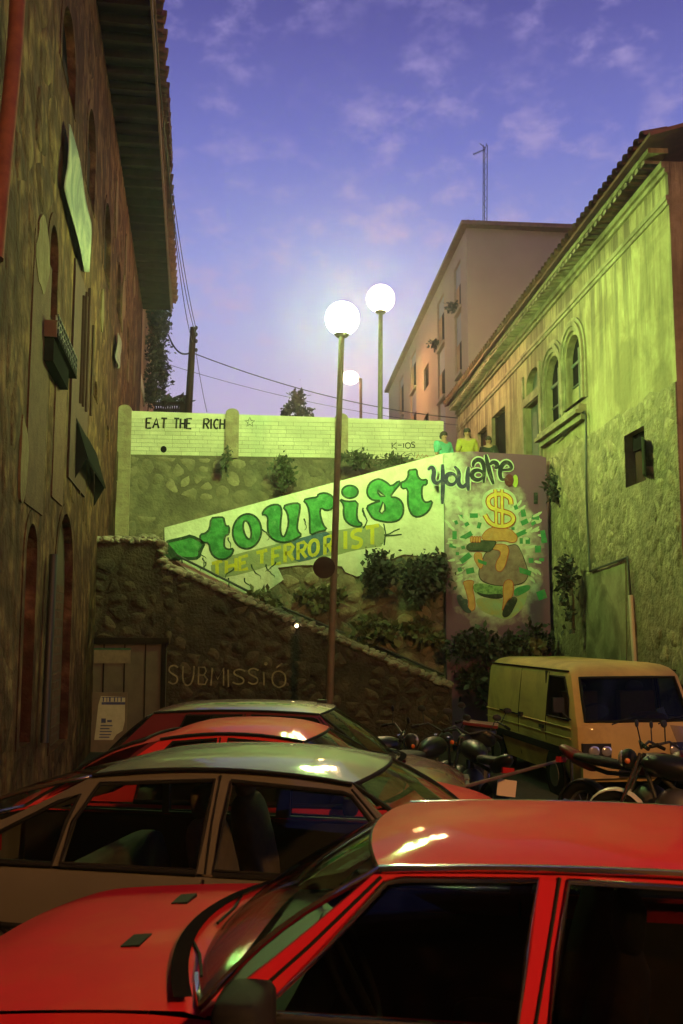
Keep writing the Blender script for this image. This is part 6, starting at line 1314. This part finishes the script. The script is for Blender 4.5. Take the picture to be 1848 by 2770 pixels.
# ================================================================== motorcycles
def bike(label, loc, yaw, lean=R(9), tank='bikeblack', fender='bikeblack', screen=False, topbox=False, plate=False, seatm='plasticblk', steer=R(18), name='motorcycle', mirrors=True):
    t = thing(name, label, 'motorcycle', loc, yaw); t.rotation_euler = (lean, 0, yaw)
    def W(x, s=1):
        m = MB(); m.tube([Vector((x + .25 * math.cos(q), 0, .31 + .25 * math.sin(q))) for q in (2 * math.pi * i / 26 for i in range(26))], .058, 8, closed=True); wh = m.build('tyre', MT['rubber'], t, smooth=60, local=True)
        m = MB(); m.tube([Vector((x + .19 * math.cos(q), 0, .31 + .19 * math.sin(q))) for q in (2 * math.pi * i / 20 for i in range(20))], .016, 6, closed=True)
        for i in range(9): q = 2 * math.pi * i / 9; m.tube([Vector((x, 0, .31)), Vector((x + .19 * math.cos(q), 0, .31 + .19 * math.sin(q)))], .006, 4)
        m.tube([Vector((x, -.06, .31)), Vector((x, .06, .31))], .045, 10); m.build('rim', MT['metal'], wh, local=True)
    W(.70); W(-.66)
    m = MB(); m.tube([Vector(p_) for p_ in ((.42, 0, .92), (.1, 0, .62), (-.25, 0, .42), (-.66, 0, .31))], .028, 7); m.tube([Vector(p_) for p_ in ((.42, 0, .86), (.25, 0, .35), (-.25, 0, .30))], .024, 7); m.tube([Vector(p_) for p_ in ((.1, 0, .74), (-.4, 0, .72), (-.85, 0, .80))], .024, 7); m.build('frame', MT['iron'], t, smooth=60, local=True)
    for y in (-.09, .09): m = MB(); m.tube([Vector((.44, y, .98)), Vector((.70, y, .31))], .022, 8); m.build('fork', MT['chrome'], t, smooth=60, local=True)
    m = MB(); m.ball((.12, 0, .48), (.21, .15, .19), 14, 9); m.box((.12, 0, .40), (.34, .24, .2)); m.build('engine', MT['metal'], t, smooth=40, local=True)
    m = MB(); m.ball((0, 0, 0), (1, 1, 1), 16, 10); m.v = [Vector((v.x * .30 + .16, v.y * (.15 + .03 * v.x), v.z * .125 + .86 + .03 * v.x)) for v in m.v]; m.build('fuel_tank', MT[tank], t, smooth=180, local=True)
    m = MB(); m.ball((0, 0, 0), (1, 1, 1), 16, 8); m.v = [Vector((v.x * .40 - .45, v.y * (.15 - .04 * v.x), math.copysign(abs(v.z) ** .6, v.z) * .055 + .83 - .03 * v.x)) for v in m.v]; m.build('saddle', MT[seatm], t, smooth=180, local=True)
    m = MB(); m.ball((0, 0, 0), (1, 1, 1), 14, 8); m.v = [Vector((v.x * .25 - .78, v.y * .10, v.z * .08 + .84 + .1 * -v.x)) for v in m.v]; m.build('tail_cowl', MT[tank], t, smooth=180, local=True)
    for x, f in ((.70, fender), (-.66, 'plasticblk')):
        m = MB(); m.grid(lambda a, b: Vector((x + (.325 - .02 * abs(b)) * math.cos(a), b * .085, .31 + (.325 - .03 * b * b) * math.sin(a))), [R(q) for q in range(10, 171, 16)], [-1, -.5, 0, .5, 1]); o_ = m.build('fender', MT[f], t, smooth=180, local=True, fix=False); o_.modifiers.new('Solidify', 'SOLIDIFY').thickness = .006
    m = MB(); m.tube([Vector(p_) for p_ in ((.32, .36, 1.04), (.42, .2, 1.10), (.45, 0, 1.03), (.42, -.2, 1.10), (.32, -.36, 1.04))], .014, 7); hb = m.build('handlebar', MT['iron'], t, smooth=60, local=True)
    for y in (.33, -.33): m = MB(); m.tube([Vector((.36, y * .92, 1.06)), Vector((.30, y * 1.12, 1.03))], .02, 8); m.build('grip', MT['rubber'], hb, local=True)
    if mirrors:
        for y in (.24, -.24): m = MB(); m.tube([Vector((.40, y, 1.08)), Vector((.42, y * 1.25, 1.24))], .007, 5); m.ball((.42, y * 1.32, 1.27), (.015, .06, .04), 10, 6); m.build('mirror', MT['plasticblk'], hb, local=True)
    m = MB(); m.ball((.58, 0, .92), (.09, .10, .10), 14, 9); hl_ = m.build('headlight', MT['plasticblk'], t, smooth=180, local=True)
    m = MB(); m.ball((.635, 0, .92), (.045, .085, .085), 14, 8); m.build('lens', MT['lens'], hl_, smooth=180, local=True)
    for y in (.17, -.17): m = MB(); m.ball((.55, y, .90), .028, 8, 6); m.build('indicator', MT['amber'], t, local=True)
    m = MB(); m.tube([Vector(p_) for p_ in ((.25, -.14, .40), (.1, -.16, .24), (-.3, -.17, .27), (-.8, -.18, .36))], [.022, .022, .04, .045], 9); m.build('exhaust', MT['chrome'], t, smooth=60, local=True)
    m = MB(); m.box((-1.0, 0, .80), (.05, .13, .06)); m.build('tail_light', MT['redlens'], t, local=True)
    m = MB(); m.tube([Vector((.05, .1, .3)), Vector((-.08, .28, .02))], .012, 6); m.build('kickstand', MT['iron'], t, local=True)
    if plate: m = MB(); m.box((-1.02, 0, .62), (.012, .21, .17)); pl_ = m.build('licence_plate', MT['plate'], t, local=True)
    if screen:
        m = MB(); m.grid(lambda a, b: Vector((.60 - .16 * a - .06 * b * b, b * (.17 - .04 * a), .99 + .28 * a)), [0, .33, .66, 1], [-1, -.5, 0, .5, 1]); m.build('windshield', MT['glassclear'], t, smooth=180, local=True, fix=False)
        m = MB(); m.ball((.50, 0, .90), (.17, .18, .14), 14, 9); m.build('fairing', MT[tank], t, smooth=180, local=True)
    if topbox:
        m = MB(); m.ball((0, 0, 0), (1, 1, 1), 16, 10)
        for v in m.v:
            for ax_ in range(3): v[ax_] = math.copysign(abs(v[ax_]) ** .5, v[ax_])
        m.v = [Vector((v.x * .19 - .92, v.y * .21, v.z * .13 + 1.04)) for v in m.v]; tb = m.build('top_box', MT['bikeblack'], t, smooth=60, local=True)
        m = MB(); m.box((-.92, 0, 1.18), (.38, .43, .035)); m.build('box_lid', MT['bikered'], tb, local=True)
    return t
def gp(px, Y): return Vector((X(px, Y), Y, gz(Y)))
bike('black motorcycle with a red-lidded top box in front of the van', gp(1275, 13.2), R(80), R(6), topbox=True, plate=False)
b2_ = bike('black motorcycle with its pale licence plate turned to the viewpoint', gp(1262, 11.5), R(100), R(8), plate=True)
bike('black motorcycle with a windshield and red fairing before the van headlight', gp(1700, 10.2), R(-48), R(-8), tank='bikered', screen=True)
bike('motorcycle with a white front fender cut by the right edge', gp(1835, 9.6), R(150), R(6), tank='bikeblack', fender='bikewhite')
bike('small motorcycle with a tan saddle beside the lamp post', gp(985, 12.6), R(15), R(9), seatm='tan')
bike('dark motorcycle parked between the tan saddle and the licence plate', gp(1125, 12.2), R(60), R(8))
bike('motorcycle whose handlebar shows above the maroon roof', gp(700, 13.6), R(30), R(8))

# low barrier rail in the dark space beside the cars
A, B = P(1186, 2148, 9.0), P(1562, 2044, 12.3)
br_ = thing('barrier_rail', 'thin rusty barrier rail slanting across the dark space before the van', 'barrier', Vector((A.x, A.y, gz(A.y))))
m2 = MB(); m2.tube([A, B], .020, 8); m2.build('rail', MT['fascia'], br_, smooth=60)
for q in (A.lerp(B, .06), A.lerp(B, .94)):
    m2 = MB(); m2.tube([q, Vector((q.x, q.y, gz(q.y)))], .022, 8); m2.build('post', MT['iron'], br_, smooth=60)

# ================================================================== thin volume added to give the lamps their bloom
m2 = MB(); m2.box((0, 70, 14.2), (200, 240, 31.4)); hz = m2.build('bloom_haze', newmat('bloom_volume')[0], kind='stuff')
hm = hz.data.materials[0]; hn = hm.node_tree.nodes; hn.remove(hn['Principled BSDF']); pv = hn.new('ShaderNodeVolumePrincipled')
pv.inputs['Color'].default_value = (.9, .88, .95, 1); pv.inputs['Density'].default_value = .0012; pv.inputs['Anisotropy'].default_value = .86
hm.node_tree.links.new(pv.outputs[0], hn['Material Output'].inputs['Volume'])
